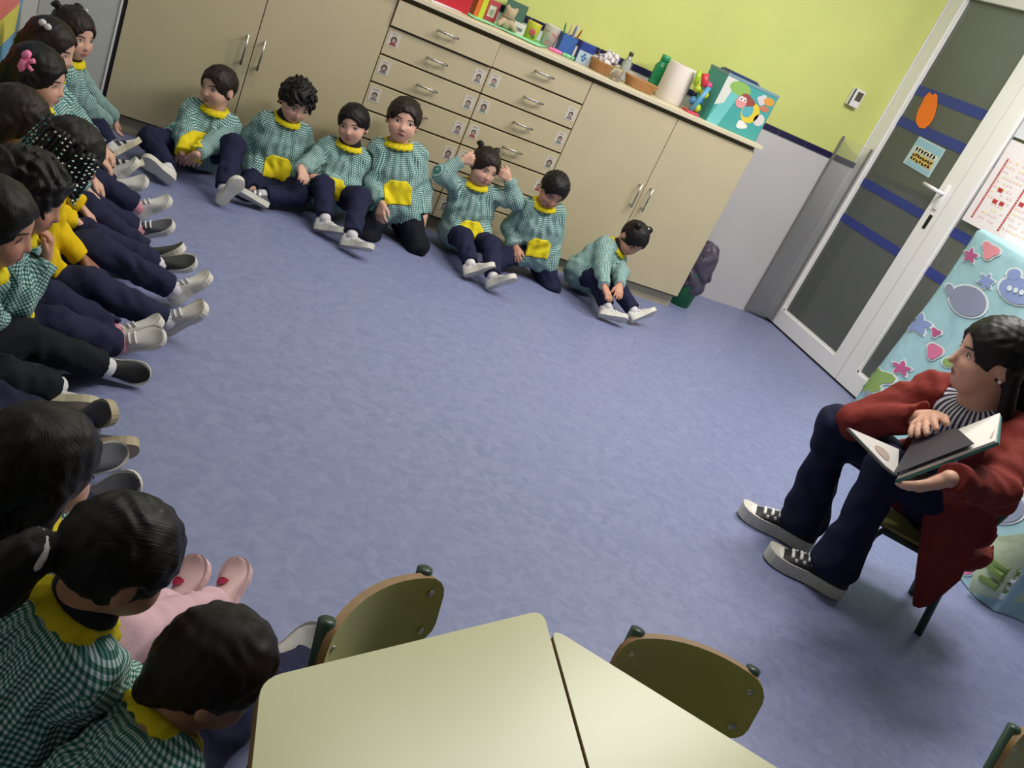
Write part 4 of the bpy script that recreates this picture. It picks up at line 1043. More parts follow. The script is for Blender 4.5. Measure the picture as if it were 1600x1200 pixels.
for side in (0, 1):
    for fr in rings:
        for i_, q in enumerate(pts):
            w_ = cen+(q-cen)*fr; bul = (.020 if fr < 1 else .010)*(1 if side else -1)
            vs_.append(w_-pn*(bul+.010*math.sin(w_[0]*45)+.006*math.sin(w_[2]*30))-tb)
    vs_.append(cen-pn*(.02*(1 if side else -1))-tb)
K_ = len(rings)*n_+1
for side in (0, 1):
    o_ = side*K_
    for r_ in range(len(rings)-1):
        for i_ in range(n_):
            q = (o_+r_*n_+i_, o_+r_*n_+(i_+1) % n_, o_+(r_+1)*n_+(i_+1) % n_, o_+(r_+1)*n_+i_); fs_.append(q if not side else q[::-1])
    for i_ in range(n_):
        q = (o_+(len(rings)-1)*n_+i_, o_+(len(rings)-1)*n_+(i_+1) % n_, o_+K_-1); fs_.append(q if not side else q[::-1])
for i_ in range(n_): fs_.append((i_, K_+i_, K_+(i_+1) % n_, (i_+1) % n_))
mesh_obj('coat_tail', vs_, fs_, m_coat, TEACH, True)

# ================================================================== FURNITURE
m_top = mat('green_table_laminate', (196, 196, 146), .32, noise=.02, nscale=5); m_ply = mat('plywood_edge', (150, 116, 70), .6, noise=.1, nscale=60)
m_tube = mat('dark_green_steel', (48, 74, 62), .35, spec=.5); m_back = mat('green_laminate', (176, 178, 104), .38, noise=.03, nscale=8)
m_screw = mat('screw_steel', (190, 188, 180), .3, 1)
TZ = .46
A0 = at(408, 1060, z=TZ)[:2]; B0 = at(848, 953, z=TZ)[:2]; leg_l = np.linalg.norm(B0-A0)
dd = nrm(V(math.cos(math.radians(-96.5)), math.sin(math.radians(-96.5)), 0))[:2]
def rounded(poly, r=.022, n=5):
    out = []; k = len(poly)
    for i in range(k):
        p, a, b_ = np.array(poly[i]), np.array(poly[i-1]), np.array(poly[(i+1) % k])
        u, w_ = nrm(a-p), nrm(b_-p); p0, p1 = p+u*r*1.3, p+w_*r*1.3
        for j in range(n+1):
            t_ = j/n; out.append(tuple((1-t_)**2*p0+2*t_*(1-t_)*p+t_*t_*p1))
    return out
def table(poly, label):
    c = sum(np.array(q) for q in poly)/len(poly)
    ar = sum(poly[i][0]*poly[(i+1) % 4][1]-poly[(i+1) % 4][0]*poly[i][1] for i in range(4))
    if ar < 0: poly = poly[::-1]
    t = thing('trapezoid_table', label, 'table', (c[0], c[1], 0), 0, 'trapezoid tables pushed together')
    pl = [np.array(q)-c for q in poly]; rp = rounded(pl)
    MB().prism(rp, TZ-.003, TZ).build('tabletop', m_top, t)
    MB().prism(rp, TZ-.024, TZ-.0031).build('plywood_edge', m_ply, t)
    ins = [q*.84 for q in pl]; ap = MB()
    for i in range(4):
        a, b_ = ins[i], ins[(i+1) % 4]; ap.tube([(a[0], a[1], TZ-.045), (b_[0], b_[1], TZ-.045)], .014, 8)
    ap.build('apron_frame', m_tube, t, True)
    for q in ins:
        l = MB().tube([(q[0], q[1], .012), (q[0], q[1], TZ-.025)], .018, 14).build('leg', m_tube, t, True)
        MB().lathe([(.021, 0), (.021, .014)], (q[0], q[1], 0), 14).build('rubber_foot', mat('black_rubber', (22, 22, 24), .6), l)
    return t
B2 = at(860, 979, z=TZ)[:2]; e2 = nrm(at(1215, 1200, z=TZ)-at(860, 979, z=TZ))[:2]
gap = .0
table([A0, B0, B0+dd*2*leg_l, A0+dd*leg_l], 'pale green trapezoid table beside the short-haired child at the lower left')
table([B2, B2+e2*leg_l, B2+e2*leg_l+dd*leg_l, B2+dd*2*leg_l], 'pale green trapezoid table in front of the middle tucked-in chair')

def chair(loc, yaw, label, cat='chair', group='small school chairs', w_=.29):
    pw_ = .105
    t = thing('school_chair', label, cat, (loc[0], loc[1], 0), math.radians(yaw), group)   # faces local +x
    sh = .265; hw_ = w_/2; r = .0125
    st = MB(); pl = rrect(.26, .26, .04); st.prism(pl, sh, sh+.004, 0); st.prism(pl, sh-.010, sh, 1); st.build('seat', [m_back, m_ply], t)
    for sy in (-1, 1):
        MB().tube([(.13, sy*(hw_-.012), 0), (.118, sy*(hw_-.02), sh-.045), (.10, sy*(hw_-.022), sh-.016), (-.12, sy*(hw_-.02), sh-.016)], r, 10).build('leg', m_tube, t, True)
        MB().tube([(-.165, sy*(hw_-.012), 0), (-.13, sy*(hw_-.02), sh-.03), (-.13, sy*pw_, sh+.05), (-.16, sy*pw_, .478)], r, 10).build('leg', m_tube, t, True)
    MB().tube([(-.128, -hw_+.012, sh-.03), (-.128, hw_-.012, sh-.03)], r*.8, 8).build('crossbar', m_tube, t, True)
    # backrest: curved board with rounded corners, arched top
    bb = MB(); nx, nz = 16, 8; bw = .262
    def bp(u, v, off):
        yy = (u-.5)*bw; top = .482-.010*(2*abs(u-.5))**2.2; bot = .352+.010*(2*abs(u-.5))**2
        cr = .03; ed = max(0, abs(yy)-(bw/2-cr)); ins = cr-math.sqrt(max(0, cr*cr-ed*ed))
        zz = (bot+ins)*(1-v)+(top-ins)*v
        xx = -.135-(zz-.315)*.17-.030*(1-(2*yy/bw)**2)+.026
        return (xx+off, yy, zz)
    for off, mi in ((.006, 0), (-.006, 1)):
        vs = [bp(.5-.5*math.cos(math.pi*i/nx), j/nz, off) for i in range(nx+1) for j in range(nz+1)]
        fs = [(i*(nz+1)+j, (i+1)*(nz+1)+j, (i+1)*(nz+1)+j+1, i*(nz+1)+j+1) for i in range(nx) for j in range(nz)]
        bb.add(vs, [f if off > 0 else f[::-1] for f in fs], 0)
    N = (nx+1)*(nz+1); rim = [(i, 0) for i in range(nx+1)]+[(nx, j) for j in range(1, nz+1)]+[(i, nz) for i in range(nx-1, -1, -1)]+[(0, j) for j in range(nz-1, 0, -1)]
    idx = [i*(nz+1)+j for i, j in rim]
    rv = [bb.v[a] for a in idx]+[bb.v[N+a] for a in idx]; K2 = len(idx)
    bb.add(rv, [(a, K2+a, K2+(a+1) % K2, (a+1) % K2) for a in range(K2)], 1)
    bo = bb.build('backrest', [m_back, m_ply], t, True)
    for sy in (.09, .91):
        for v in (.2, .78):
            p_ = bp(sy, v, .006); MB().lathe([(.0065, 0), (.006, .002), (.003, .003)], (0, 0, 0), 10).xf(Matrix.Translation(p_) @ Matrix.Rotation(math.pi/2, 4, 'Y')).build('screw', m_screw, bo)
    return t
def chair_from_back(pl, pr, label):     # left/right top points of the backrest as seen by the camera
    c = (pl+pr)/2; d = pr-pl; yaw = math.degrees(math.atan2(d[1], d[0]))-90; f = yawv(yaw)
    return chair(c-f*(-.155), yaw, label)
chair_from_back(at(513, 980, z=.47), at(664, 899, z=.47), 'small green school chair behind the table next to the short-haired child')
chair_from_back(at(984, 998, z=.46), at(1176, 1062, z=.46), 'small green school chair tucked behind the right-hand table')
chair_from_back(at(1556, 1142, z=.47), at(1715, 1150, z=.47), 'small green school chair cut off at the lower right picture edge')
chair((1.80, -2.325), math.degrees(math.atan2(.6, -.8)), 'small green school chair under the seated adult')

# ================================================================== PICTURE BOOK
m_page = mat('book_page', (226, 220, 214), .6); m_cover = mat('teal_cover', (60, 118, 112), .5); m_edgep = mat('page_edge', (206, 196, 170), .7)
def P3(u, v, z): return at(u, v, z=z)
bk0 = P3(1400, 712, .53)
t = thing('picture_book', 'open picture book with white pages and teal cover held by the seated adult', 'book', tuple(bk0))
def board(name, q, th, m, parent=t):
    q = [np.array(p) for p in q]; n = nrm(np.cross(q[1]-q[0], q[3]-q[0])); n = n if n@(CAM-q[0]) > 0 else -n
    return mesh_obj(name, [p-bk0 for p in q]+[p-bk0-n*th for p in q], [(0, 1, 2, 3), (7, 6, 5, 4), (0, 4, 5, 1), (1, 5, 6, 2), (2, 6, 7, 3), (3, 7, 4, 0)], m, parent)
sp0, sp1 = P3(1393, 742, .50), P3(1470, 690, .535)
nL = nrm(V(.35, -.45, .85))
hit = lambda u, v, n, p0_=La: plane_hit(u, v, p0_, n)
lq = [hit(1325, 667, nL), hit(1332, 664, nL), hit(1396, 697, nL), hit(1398, 744, nL)]
lq = [hit(1326, 668, nL), hit(1405, 702, nL), hit(1402, 742, nL), hit(1384, 728, nL)]
board('left_page', lq, .004, m_page); board('left_cover', [p-nL*.0045 for p in lq], .005, mat('olive_cover', (150, 150, 90), .5))
board('right_cover', [p-nB*.0065 for p in rq], .008, m_cover); rp = board('right_page', [rq[0]*.97+rq[1]*.03, rq[1]*.98+rq[0]*.02, rq[2], rq[3]], .006, m_page)
fq = [rq[0]+nB*.01, rq[0]*.2+rq[1]*.8+nB*.012, (rq[3]*.45+rq[2]*.55)*.75+(rq[0]*.45+rq[1]*.55)*.25+nB*.02, rq[3]*.85+rq[0]*.15+nB*.03]
board('turning_page', fq, .002, mat('dark_print_page', (46, 40, 56), .6))
def ondecal(q, pts, m, nm):
    q = [np.array(p) for p in q]; n = nrm(np.cross(q[1]-q[0], q[3]-q[0])); n = n if n@(CAM-q[0]) > 0 else -n
    vs = [((q[0]*(1-s)+q[1]*s)*(1-v)+(q[3]*(1-s)+q[2]*s)*v)+n*.0012-bk0 for s, v in pts]; mesh_obj(nm, vs, [tuple(range(len(vs)))], m, rp)
ondecal(rq, [(.45+.1*math.cos(a)+.02*math.cos(5*a), .62+.2*math.sin(a)) for a in np.linspace(0, 6.28, 20)[:-1]], mat('ink_drawing', (84, 80, 92), .7), 'illustration')
ondecal(rq, [(.72, .3), (.95, .1), (.97, .35), (.78, .5)], mat('sand_drawing', (186, 164, 150), .7), 'illustration')
for i in range(3): ondecal(rq, [(.78, .75-.06*i), (.92, .75-.06*i), (.92, .765-.06*i), (.78, .765-.06*i)], mat('ink_drawing', (84, 80, 92), .7), 'text_line')
ondecal(lq, [(.5+.2*math.cos(a), .45+.22*math.sin(a)) for a in np.linspace(0, 6.28, 14)[:-1]], mat('sand_drawing', (186, 164, 150), .7), 'illustration')

# ================================================================== WASTE BIN
bp_ = at(1072, 462, z=0)
t = thing('waste_bin', 'green waste bin lined with a dark bag at the end of the cabinets', 'bin', (xR_+.125, .17, 0))
MB().lathe([(.075, 0), (.095, .2), (.095, .26), (.09, .26), (.07, .01)], n=24).build('pail', mat('green_plastic', (20, 120, 66), .4), t, True)
bg = SDF(); b0 = np.array(t.location)
bg.cap(b0+V(0, 0, .16), b0+V(0, 0, .29), .103, .106, .02); bg.fn(lambda P, d: wob(P, d, .009, 60, 1.)); bg.fn(lambda P, d: np.maximum(d, .075+.035*np.sin(P[:, 0]*40)-P[:, 2]+.0*d))
Vt, F = mesh_sdf(bg, .007); np_mesh('bin_bag', Vt, F, mat('dark_bag', (76, 68, 84), .35, bump=.6, bscale=40, bdist=.01), t, b0)

# ================================================================== DRAPED CLOTH
FL, FR = at(1338, 642, z=0)[:2], V(2.43, -2.30); HT = at(1531, 355, x=3.03)[2]
t = thing('draped_cloth', 'pale aqua sea-animal print cloth draped over furniture behind the seated adult', 'cloth', (FL[0], FL[1], 0)); cb = V(FL[0], FL[1], 0)
m_aqua = mat('aqua_cotton', (164, 204, 214), .8, noise=.06, nscale=9, bump=.4, bscale=14, bdist=.012)
fd = nrm(np.append(FR-FL, 0))[:2]; fn_ = V(fd[1], -fd[0]);  fn_ = fn_ if fn_@(V(-1, -1)) > 0 else -fn_
LW = np.linalg.norm(FR-FL); BK = .42
per = [FL-fn_*BK, FL, FR, FR-fn_*BK]
def cloth_xy(s):     # s metres along the perimeter, 0 at the front-left corner
    if s < 0: return FL+fn_*s, V(-fd[0], -fd[1])
    if s <= LW: return FL+fd*s, fn_
    return FR-fn_*(s-LW), fd
def cloth_pt(s, z):
    p_, n_ = cloth_xy(s); k_ = 1-z/HT
    w1 = .010*math.sin(s*9+.6)+.014*k_*math.sin(s*17+1.2*z)+.006*math.sin(6*z+4*s); return V(*(p_+n_*(w1+.05*k_*k_-.01)), z)
ss = np.linspace(-BK, LW+BK, 130); zz = list(np.linspace(.004, HT-.02, 26))+[HT]
cv = [cloth_pt(s, z)-cb if z < HT else (cloth_pt(s, HT)*.97+np.append(sum(per)/4, HT)*.03)-cb for s in ss for z in zz]; nzz = len(zz)
cf = [(i*nzz+j, (i+1)*nzz+j, (i+1)*nzz+j+1, i*nzz+j+1) for i in range(len(ss)-1) for j in range(nzz-1)]
ci = len(cv); cv.append(np.append(sum(per)/4, HT)-cb)
cf += [(i*nzz+nzz-1, (i+1)*nzz+nzz-1, ci) for i in range(len(ss)-1)]+[((len(ss)-1)*nzz+nzz-1, nzz-1, ci)]
mesh_obj('cloth', cv, cf, m_aqua, t, True)
# a second corner of cloth trailing on the floor
def on_cloth(u, v):
    d = RC.T @ V((u-800)/FPX, (v-600)/FPX, 1); n3 = np.append(fn_, 0); p0_ = np.append(FL, 0); X = CAM+d*((p0_-CAM)@n3/(d@n3))
    return (X[:2]-FL)@fd, X[2]
USED = []
def decal(pts_px, m, nm, off=.004, st=None):
    st = st or [on_cloth(*p) for p in pts_px]; c = (sum(p[0] for p in st)/len(st), sum(p[1] for p in st)/len(st)); n = len(st); vs = []; USED.append(c)
    n3 = np.append(fn_, 0)
    for fr in (1, .66, .33): vs += [cloth_pt(c[0]+(s-c[0])*fr, max(.012, c[1]+(z-c[1])*fr))+n3*off-cb for s, z in st]
    vs.append(cloth_pt(*c)+n3*off-cb)
    fs = [(r*n+i, r*n+(i+1) % n, (r+1)*n+(i+1) % n, (r+1)*n+i) for r in range(2) for i in range(n)]+[(2*n+i, 2*n+(i+1) % n, 3*n) for i in range(n)]
    mesh_obj(nm, vs, fs, m, t, True)
def circ(cx, cy, r, n=18, sx=1, sy=1, lob=0, la=.2, rot=0):
    out = []
    for k_ in range(n):
        a = 2*math.pi*k_/n; rr_ = r*(1+la*math.cos(lob*a)) if lob else r
        x_, y_ = rr_*math.cos(a)*sx, rr_*math.sin(a)*sy; out.append((cx+x_*math.cos(rot)-y_*math.sin(rot), cy+x_*math.sin(rot)+y_*math.cos(rot)))
    return out
pw = mat('print_white', (222, 232, 236), .8); pg = mat('print_grey', (142, 150, 176), .8); pp = mat('print_pink', (222, 120, 160), .8); pgr = mat('print_green', (140, 170, 96), .8); pv = mat('print_lilac', (140, 156, 206), .8); psal = mat('print_salmon', (232, 150, 160), .8); ppu = mat('print_plum', (190, 90, 140), .8)
def whale(cx, cy, r, rot=.35):
    for g, m, o_ in ((3.5, pw, .004), (0, pg, .007)):
        decal(circ(cx, cy, r+g, sx=1.05, sy=.86, rot=rot), m, 'whale_print', o_)
        decal(circ(cx-r*.95, cy-r*.55, r*.3+g*.6, 16, lob=2, la=.35, rot=rot+.9), m, 'whale_tail_print', o_+.001)
whale(1512, 470, 27); whale(1398, 640, 25, .2); whale(1590, 802, 26, -.2)
for g, m, o_ in ((3.5, pw, .004), (0, pv, .007)): decal(circ(1592, 455, 26+g, sx=1.3, sy=.8, rot=.35), m, 'submarine_print', o_); decal(circ(1583, 428, 11+g, sx=1, sy=.8), m, 'submarine_print', o_+.001)
for k_ in range(3): decal(circ(1577+k_*11, 450+k_*4, 4.5, 10), pw, 'porthole_print', .010)
for (x, y, r, m, lob, la) in ((1460, 549, 12, pp, 3, .15), (1415, 578, 9, ppu, 5, .4), (1518, 400, 9, ppu, 5, .4), (1548, 392, 12, psal, 3, .25), (1440, 508, 14, pv, 5, .3), (1462, 519, 6, ppu, 3, .3), (1385, 595, 16, pgr, 3, .35), (1373, 612, 12, pgr, 4, .3), (1487, 566, 10, pgr, 2, .4), (1417, 614, 9, pv, 6, .35), (1540, 439, 10, pv, 6, .35),
                        (1530, 850, 15, psal, 2, .35), (1522, 884, 14, psal, 2, .3), (1540, 893, 13, pp, 3, .25), (1572, 745, 16, pgr, 3, .3), (1590, 905, 18, pgr, 3, .35), (1575, 925, 14, pgr, 4, .3)):
    decal(circ(x, y, r+2.5, 20, lob=lob, la=la*.9), pw, 'print_outline', .004); decal(circ(x, y, r, 20, lob=lob, la=la), m, 'sea_animal_print', .007)

rr = random.Random(21)
for (s0, z0) in [(a_, b_) for a_ in np.arange(.12, LW-.05, .24) for b_ in np.arange(.12, HT-.08, .22)]:
    s0 += rr.uniform(-.05, .05); z0 += rr.uniform(-.04, .04)
    if min((s0-c_[0])**2+(z0-c_[1])**2 for c_ in USED) < .17**2: continue
    r_ = rr.uniform(.035, .06); lob = rr.choice((2, 3, 5)); la = .3; m_ = rr.choice((pg, pp, pgr, pv, psal, ppu)); ro = rr.uniform(0, 3)
    for g, mm, o_ in ((.008, pw, .004), (0, m_, .007)): decal(None, mm, 'sea_animal_print', o_, st=circ(s0, z0, r_+g, 20, lob=lob, la=la, rot=ro))
decal([(1546,938),(1556,912),(1572,880),(1592,852),(1640,840),(1645,990),(1600,962),(1570,955)], mat('lime_cloth', (196, 214, 180), .8, bump=.4, bscale=14, bdist=.012), 'cloth_corner', .05)
for (x, y, r) in ((1585, 900, 13), (1572, 925, 10), (1592, 935, 9)): decal(circ(x, y, r, 20, lob=3, la=.4), pgr, 'sea_animal_print', .056)
# ================================================================== THINGS ON THE WORKTOP
def top(u, v, Y=.2):
    q_ = at(u, v, y=Y); return V(q_[0], Y, WT)
def item(name, label, cat, u, v, rz=0, group=None, Y=.2): p_ = top(u, v, Y); return thing(name, label, cat, (p_[0], p_[1], WT), rz, group)
def C(n, c, r=.5): return mat('c_'+n, c, r)
t = item('storage_box', 'red cardboard box at the left end of the worktop', 'box', 705, 12, Y=0.2); MB().box((-.11, -.05, 0), (.07, .09, .2), 0, .003).build('case', C('red', (186, 30, 44)), t); MB().box((-.112, -.052, .16), (.072, .092, .205), 0, .003).build('lid', C('red', (186, 30, 44)), t)
t = item('card_folder', 'orange and lime folder standing right of the red box', 'folder', 746, 19, Y=0.24); MB().box((-.02, -.02, 0), (.002, .14, .21)).build('board', C('orange', (220, 110, 40)), t); MB().box((.003, -.02, 0), (.028, .14, .2)).build('board', C('lime', (200, 206, 50)), t)
t = item('photo_stand', 'small red frame with a white card on the worktop', 'frame', 766, 26, .2, Y=.26)
fm_ = MB(); fm_.box((-.032, 0, 0), (-.02, .01, .1)).box((.02, 0, 0), (.032, .01, .1)).box((-.02, 0, 0), (.02, .01, .025)).box((-.02, 0, .08), (.02, .01, .1)); fm_.build('frame', C('frame_red', (178, 66, 76)), t); MB().box((-.02, .004, .025), (.02, .008, .08)).build('picture', C('cream', (214, 206, 190)), t); MB().box((-.01, .0025, .035), (.01, .0038, .06)).build('drawing', C('greygreen', (150, 160, 130)), t)
t = item('plush_toy', 'small beige plush toy between the red frame and the dark board', 'toy', 790, 35, Y=0.24); b0 = np.array(t.location); sd = SDF()
sd.ell(b0+V(0, 0, .035), (.035, .03, .035)); sd.ell(b0+V(.005, -.01, .08), (.026, .024, .024)); sd.ell(b0+V(-.018, -.01, .1), (.01, .008, .012), None, .006); sd.ell(b0+V(.026, -.01, .1), (.01, .008, .012), None, .006); sd.cap(b0+V(-.02, -.02, .04), b0+V(-.04, -.035, .02), .012, .012, .01); sd.cap(b0+V(.02, -.02, .04), b0+V(.045, -.03, .02), .012, .012, .01)
Vt, F = mesh_sdf(sd, .005); np_mesh('body', Vt, F, C('plush', (182, 160, 134), .9), t, b0)
MB().tube([(.03*math.cos(a), .028*math.sin(a)-.005, .06) for a in np.linspace(0, 6.28, 16)[:-1]], .004, 6, closed=True).build('cord', C('cord', (150, 130, 110)), t, True)
t = item('chalk_board', 'small dark green board leaning on the wall behind the plush toy', 'board', 806, 22, Y=0.38); MB().box((-.05, .03, .0), (.06, .042, .13)).build('panel', C('slate', (78, 110, 96)), t); MB().box((-.055, .026, 0), (.065, .046, .015)).build('ledge', C('black', (24, 22, 24)), t)
t = item('tissue_carton', 'small white carton left of the yellow pot', 'carton', 808, 44, Y=0.25); MB().box((-.03, -.02, 0), (.035, .03, .055), 0, .002).build('carton', C('offwhite', (206, 200, 190)), t); MB().box((-.02, -.0207, .02), (.02, -.0202, .035)).build('printed_band', C('greyprint', (110, 110, 116)), t)
t = item('yellow_pot', 'small yellow pot with a red and green flower motif', 'pot', 831, 50, Y=0.27); MB().lathe([(.03, 0), (.036, .08), (.038, .085), (.034, .085), (.026, .01)], n=22).build('pot', C('potyellow', (214, 202, 70)), t, True)
for (dx, dz, r_, c_) in ((0, .04, .017, ('petal', (170, 70, 70))), (.012, .022, .01, ('leaf', (70, 110, 60))), (0, .04, .007, ('dark', (60, 40, 40)))): MB().lathe([(r_, 0), (r_*.7, .003), (.001, .004)], n=10).xf(Matrix.Translation((dx-.01, -.0335-r_*.03, dz)) @ Matrix.Rotation(math.pi/2, 4, 'X')).build('motif', C(*c_), t)
t = item('printed_cup', 'pale cup with pink floral print beside the blue pencil box', 'cup', 857, 62, Y=0.27); MB().lathe([(.036, 0), (.041, .1), (.043, .105), (.039, .105), (.033, .006)], n=26).build('cup', C('cuppale', (206, 196, 192)), t, True)
rr = random.Random(2)
for k_ in range(9):
    a = math.radians(-150+15*k_); z_ = .02+.06*rr.random(); MB().lathe([(.008, 0), (.005, .002), (.001, .0025)], n=8).xf(Matrix.Translation((.0395*math.cos(a), .0395*math.sin(a), z_)) @ Matrix.Rotation(a-math.pi/2+math.pi, 4, 'Z') @ Matrix.Rotation(-math.pi/2, 4, 'X')).build('flower_print', C('flower%d' % (k_ % 2), ((196, 120, 120), (150, 140, 130))[k_ % 2]), t)
t = item('pencil_box', 'blue square pencil holder on the worktop', 'holder', 880, 80, -.1, Y=0.25); mb = MB(); mb.box((-.038, -.038, 0), (.038, .038, .006)); 
for (a, b_) in (((-.038, -.038), (.038, -.034)), ((-.038, .034), (.038, .038)), ((-.038, -.034), (-.034, .034)), ((.034, -.034), (.038, .034))): mb.box((a[0], a[1], .006), (b_[0], b_[1], .095))
mb.build('box', C('blue', (56, 98, 170)), t)
for i, (dx, dy, lx, c_) in enumerate(((-.02, .0, -.02, (60, 130, 80)), (-.005, .01, .0, (206, 180, 170)), (.012, -.005, .012, (214, 200, 200)), (.022, .01, .03, (150, 60, 50)), (.0, -.015, .01, (90, 100, 140)))):
    p_ = top(880, 80, .25); o = MB().tube([(dx, dy, .008), (dx+lx, dy+.004, .13+.008*(i % 3)), (dx+lx*1.05, dy+.004, .145+.008*(i % 3))], [.0045, .0045, .001], 7).build('pencil', C('pencil%d' % i, c_)); o.location = (p_[0], p_[1], WT)
    tag(o, ['green', 'beige', 'pale pink', 'brick red', 'slate blue'][i]+' pencil standing in the blue pencil holder', 'pencil', 'pencils in the holder')
t = item('soap_carton', 'blue and white carton right of the pencil holder', 'carton', 908, 94, -.15, Y=0.2); MB().box((-.033, -.026, 0), (.04, .03, .075), 0, .002).build('carton', C('cartonpale', (176, 192, 204)), t); MB().box((-.034, -.027, .06), (.041, .031, .1), 0, .002).build('lid', C('navyblue', (36, 60, 140)), t); MB().box((-.0345, -.0265, 0), (-.033, .03, .06)).build('side_panel', C('navyblue', (36, 60, 140)), t)
for (dx, dz) in ((0, .02), (.008, .032), (-.008, .034), (0, .046)): MB().box((dx-.006, -.0268, dz-.006), (dx+.006, -.0262, dz+.006)).build('motif', C('printblue', (60, 110, 170)), t)
def paper(label, pts, z, m):
    q = [at(u, v, z=WT+z) for u, v in pts]; c = sum(q)/len(q); n = len(q); vs = [p_-c for p_ in q]+[p_-c+V(0, 0, .0015) for p_ in q]
    o = mesh_obj('paper_sheet', vs, [tuple(reversed(range(n))), tuple(range(n, 2*n))]+[(i, (i+1) % n, n+(i+1) % n, n+i) for i in range(n)], m); o.location = Vector(c); bm = bmesh.new(); bm.from_mesh(o.data); bmesh.ops.recalc_face_normals(bm, faces=bm.faces); bm.to_mesh(o.data); bm.free()
    tag(o, label, 'paper', 'papers on the worktop')
paper('pink paper sheet lying under the mint green paper', [(760, 30), (800, 42), (838, 66), (812, 58), (772, 42)], .001, C('pinkpaper', (220, 120, 150), .7))
paper('long mint green paper sheet along the worktop edge', [(716, 13), (742, 17), (800, 38), (856, 66), (866, 76), (840, 72), (780, 44), (740, 28)], .004, C('mintpaper', (150, 222, 170), .7))
paper('white papers at the far left end of the worktop', [(668, -2), (700, 8), (722, 20), (700, 13), (676, 4)], .001, C('whitepaper', (226, 222, 224), .7))
for (u, v, c_, lab) in ((868, 77, (236, 120, 170), 'pink'), (888, 90, (140, 210, 150), 'mint')):
    t = item('modelling_dough', 'small lump of %s dough on the worktop edge' % lab, 'dough', u, v); b0 = np.array(t.location); sd = SDF(); rr = random.Random(u)
    for k_ in range(7): sd.ell(b0+V(rr.uniform(-.03, .03), rr.uniform(-.01, .01), .008), (.012, .01, .009), None, .006)
    sd.fn(lambda P, d: np.maximum(d, WT+.0005-P[:, 2])); Vt, F = mesh_sdf(sd, .004); np_mesh('lump', Vt, F, C('dough'+lab, c_, .7), t, b0)
# baskets
m_wick = mat('wicker', (176, 128, 78), .7, noise=.2, nscale=120, bump=.8, bscale=180, bdist=.004)
def basket(u, v, rz, L, W, H, label, Y=.16):
    t = item('wicker_basket', label, 'basket', u, v, rz, 'baskets on the worktop', Y); n = 40
    for lay in range(7):
        z_ = .006+lay*(H-.01)/6; g = 1+.22*lay/6
        MB().tube([(g*L/2*math.copysign(abs(math.cos(a))**.6, math.cos(a)), g*W/2*math.copysign(abs(math.sin(a))**.6, math.sin(a)), z_+.0012*math.sin(20*a+lay*math.pi)) for a in np.linspace(0, 2*math.pi, n+1)[:-1]], H/11, 6, closed=True).build('woven_strand', m_wick, t, True)
    MB().prism([(L/2*math.copysign(abs(math.cos(a))**.6, math.cos(a)), W/2*math.copysign(abs(math.sin(a))**.6, math.sin(a))) for a in np.linspace(0, 2*math.pi, n+1)[:-1]], .001, .006).build('base', m_wick, t)
    return t
basket(946, 106, .0, .14, .10, .055, 'wicker basket holding a crumpled white cloth')
basket(1000, 132, -.05, .14, .09, .05, 'empty wicker basket in front of the green bottle')
p_ = top(946, 106, .16); t = thing('crumpled_cloth', 'white cloth with grey line print heaped in the wicker basket', 'cloth', (p_[0], p_[1], WT+.006)); b0 = np.array(t.location); sd = SDF(); rr = random.Random(8)
for k_ in range(14): sd.ell(b0+V(rr.uniform(-.034, .036), rr.uniform(-.012, .012), rr.uniform(.02, .095)), (rr.uniform(.02, .032), .022, rr.uniform(.014, .024)), None, .012)
sd.fn(lambda P, d: wob(P, d, .005, 130, .4)); sd.fn(lambda P, d: np.maximum(d, WT+.0065-P[:, 2])); Vt, F = mesh_sdf(sd, .005)
mcl = mat('line_print_cloth', (214, 204, 206), .85); nt = mcl.node_tree; vo = nt.nodes.new('ShaderNodeTexVoronoi'); vo.feature = 'DISTANCE_TO_EDGE'; vo.inputs['Scale'].default_value = 32; tc = nt.nodes.new('ShaderNodeTexCoord'); nt.links.new(tc.outputs['Object'], vo.inputs['Vector']); rp_ = nt.nodes.new('ShaderNodeValToRGB'); rp_.color_ramp.elements[0].position = .02; rp_.color_ramp.elements[0].color = (*lin((90, 86, 96)), 1); rp_.color_ramp.elements[1].position = .07; rp_.color_ramp.elements[1].color = (*lin((216, 206, 208)), 1); nt.links.new(vo.outputs['Distance'], rp_.inputs[0]); nt.links.new(rp_.outputs[0], nt.nodes['Principled BSDF'].inputs['Base Color'])
np_mesh('cloth', Vt, F, mcl, t, b0)
m_clear = mat('clear_glass', (222, 230, 226), .08, trans=.85)
def bottle(name, label, u, v, prof, m, capc=None, dy=0, capr=.012, caph=.015, Y=.2):
    p_ = top(u, v, Y); t = thing(name, label, 'bottle', (p_[0], p_[1]+dy, WT)); MB().lathe(prof, n=22).build('bottle_body', m, t, True)
    if capc: z_ = prof[-1][1]; MB().lathe([(capr, 0), (capr, caph), (capr*.8, caph+.002)], (0, 0, z_), 16).build('cap', capc, t, True)
    return t
bottle('glass_bottle', 'clear glass bottle with dark cap behind the baskets', 976, 108, [(.024, 0), (.025, .01), (.025, .085), (.012, .11), (.011, .125)], m_clear, C('capdark', (70, 76, 60)), 0, Y=.3)
bottle('glass_jar', 'small clear jar standing on the edge in front of the baskets', 958, 126, [(.026, 0), (.028, .005), (.028, .05), (.024, .055)], m_clear, None, 0, Y=.03)
MB().lathe([(.0235, 0), (.0235, .004)], (0, 0, .055), 18).build('lid', C('jarlid', (200, 196, 150), .4), [o for o in COL.objects if o.name.startswith('glass_jar')][-1])
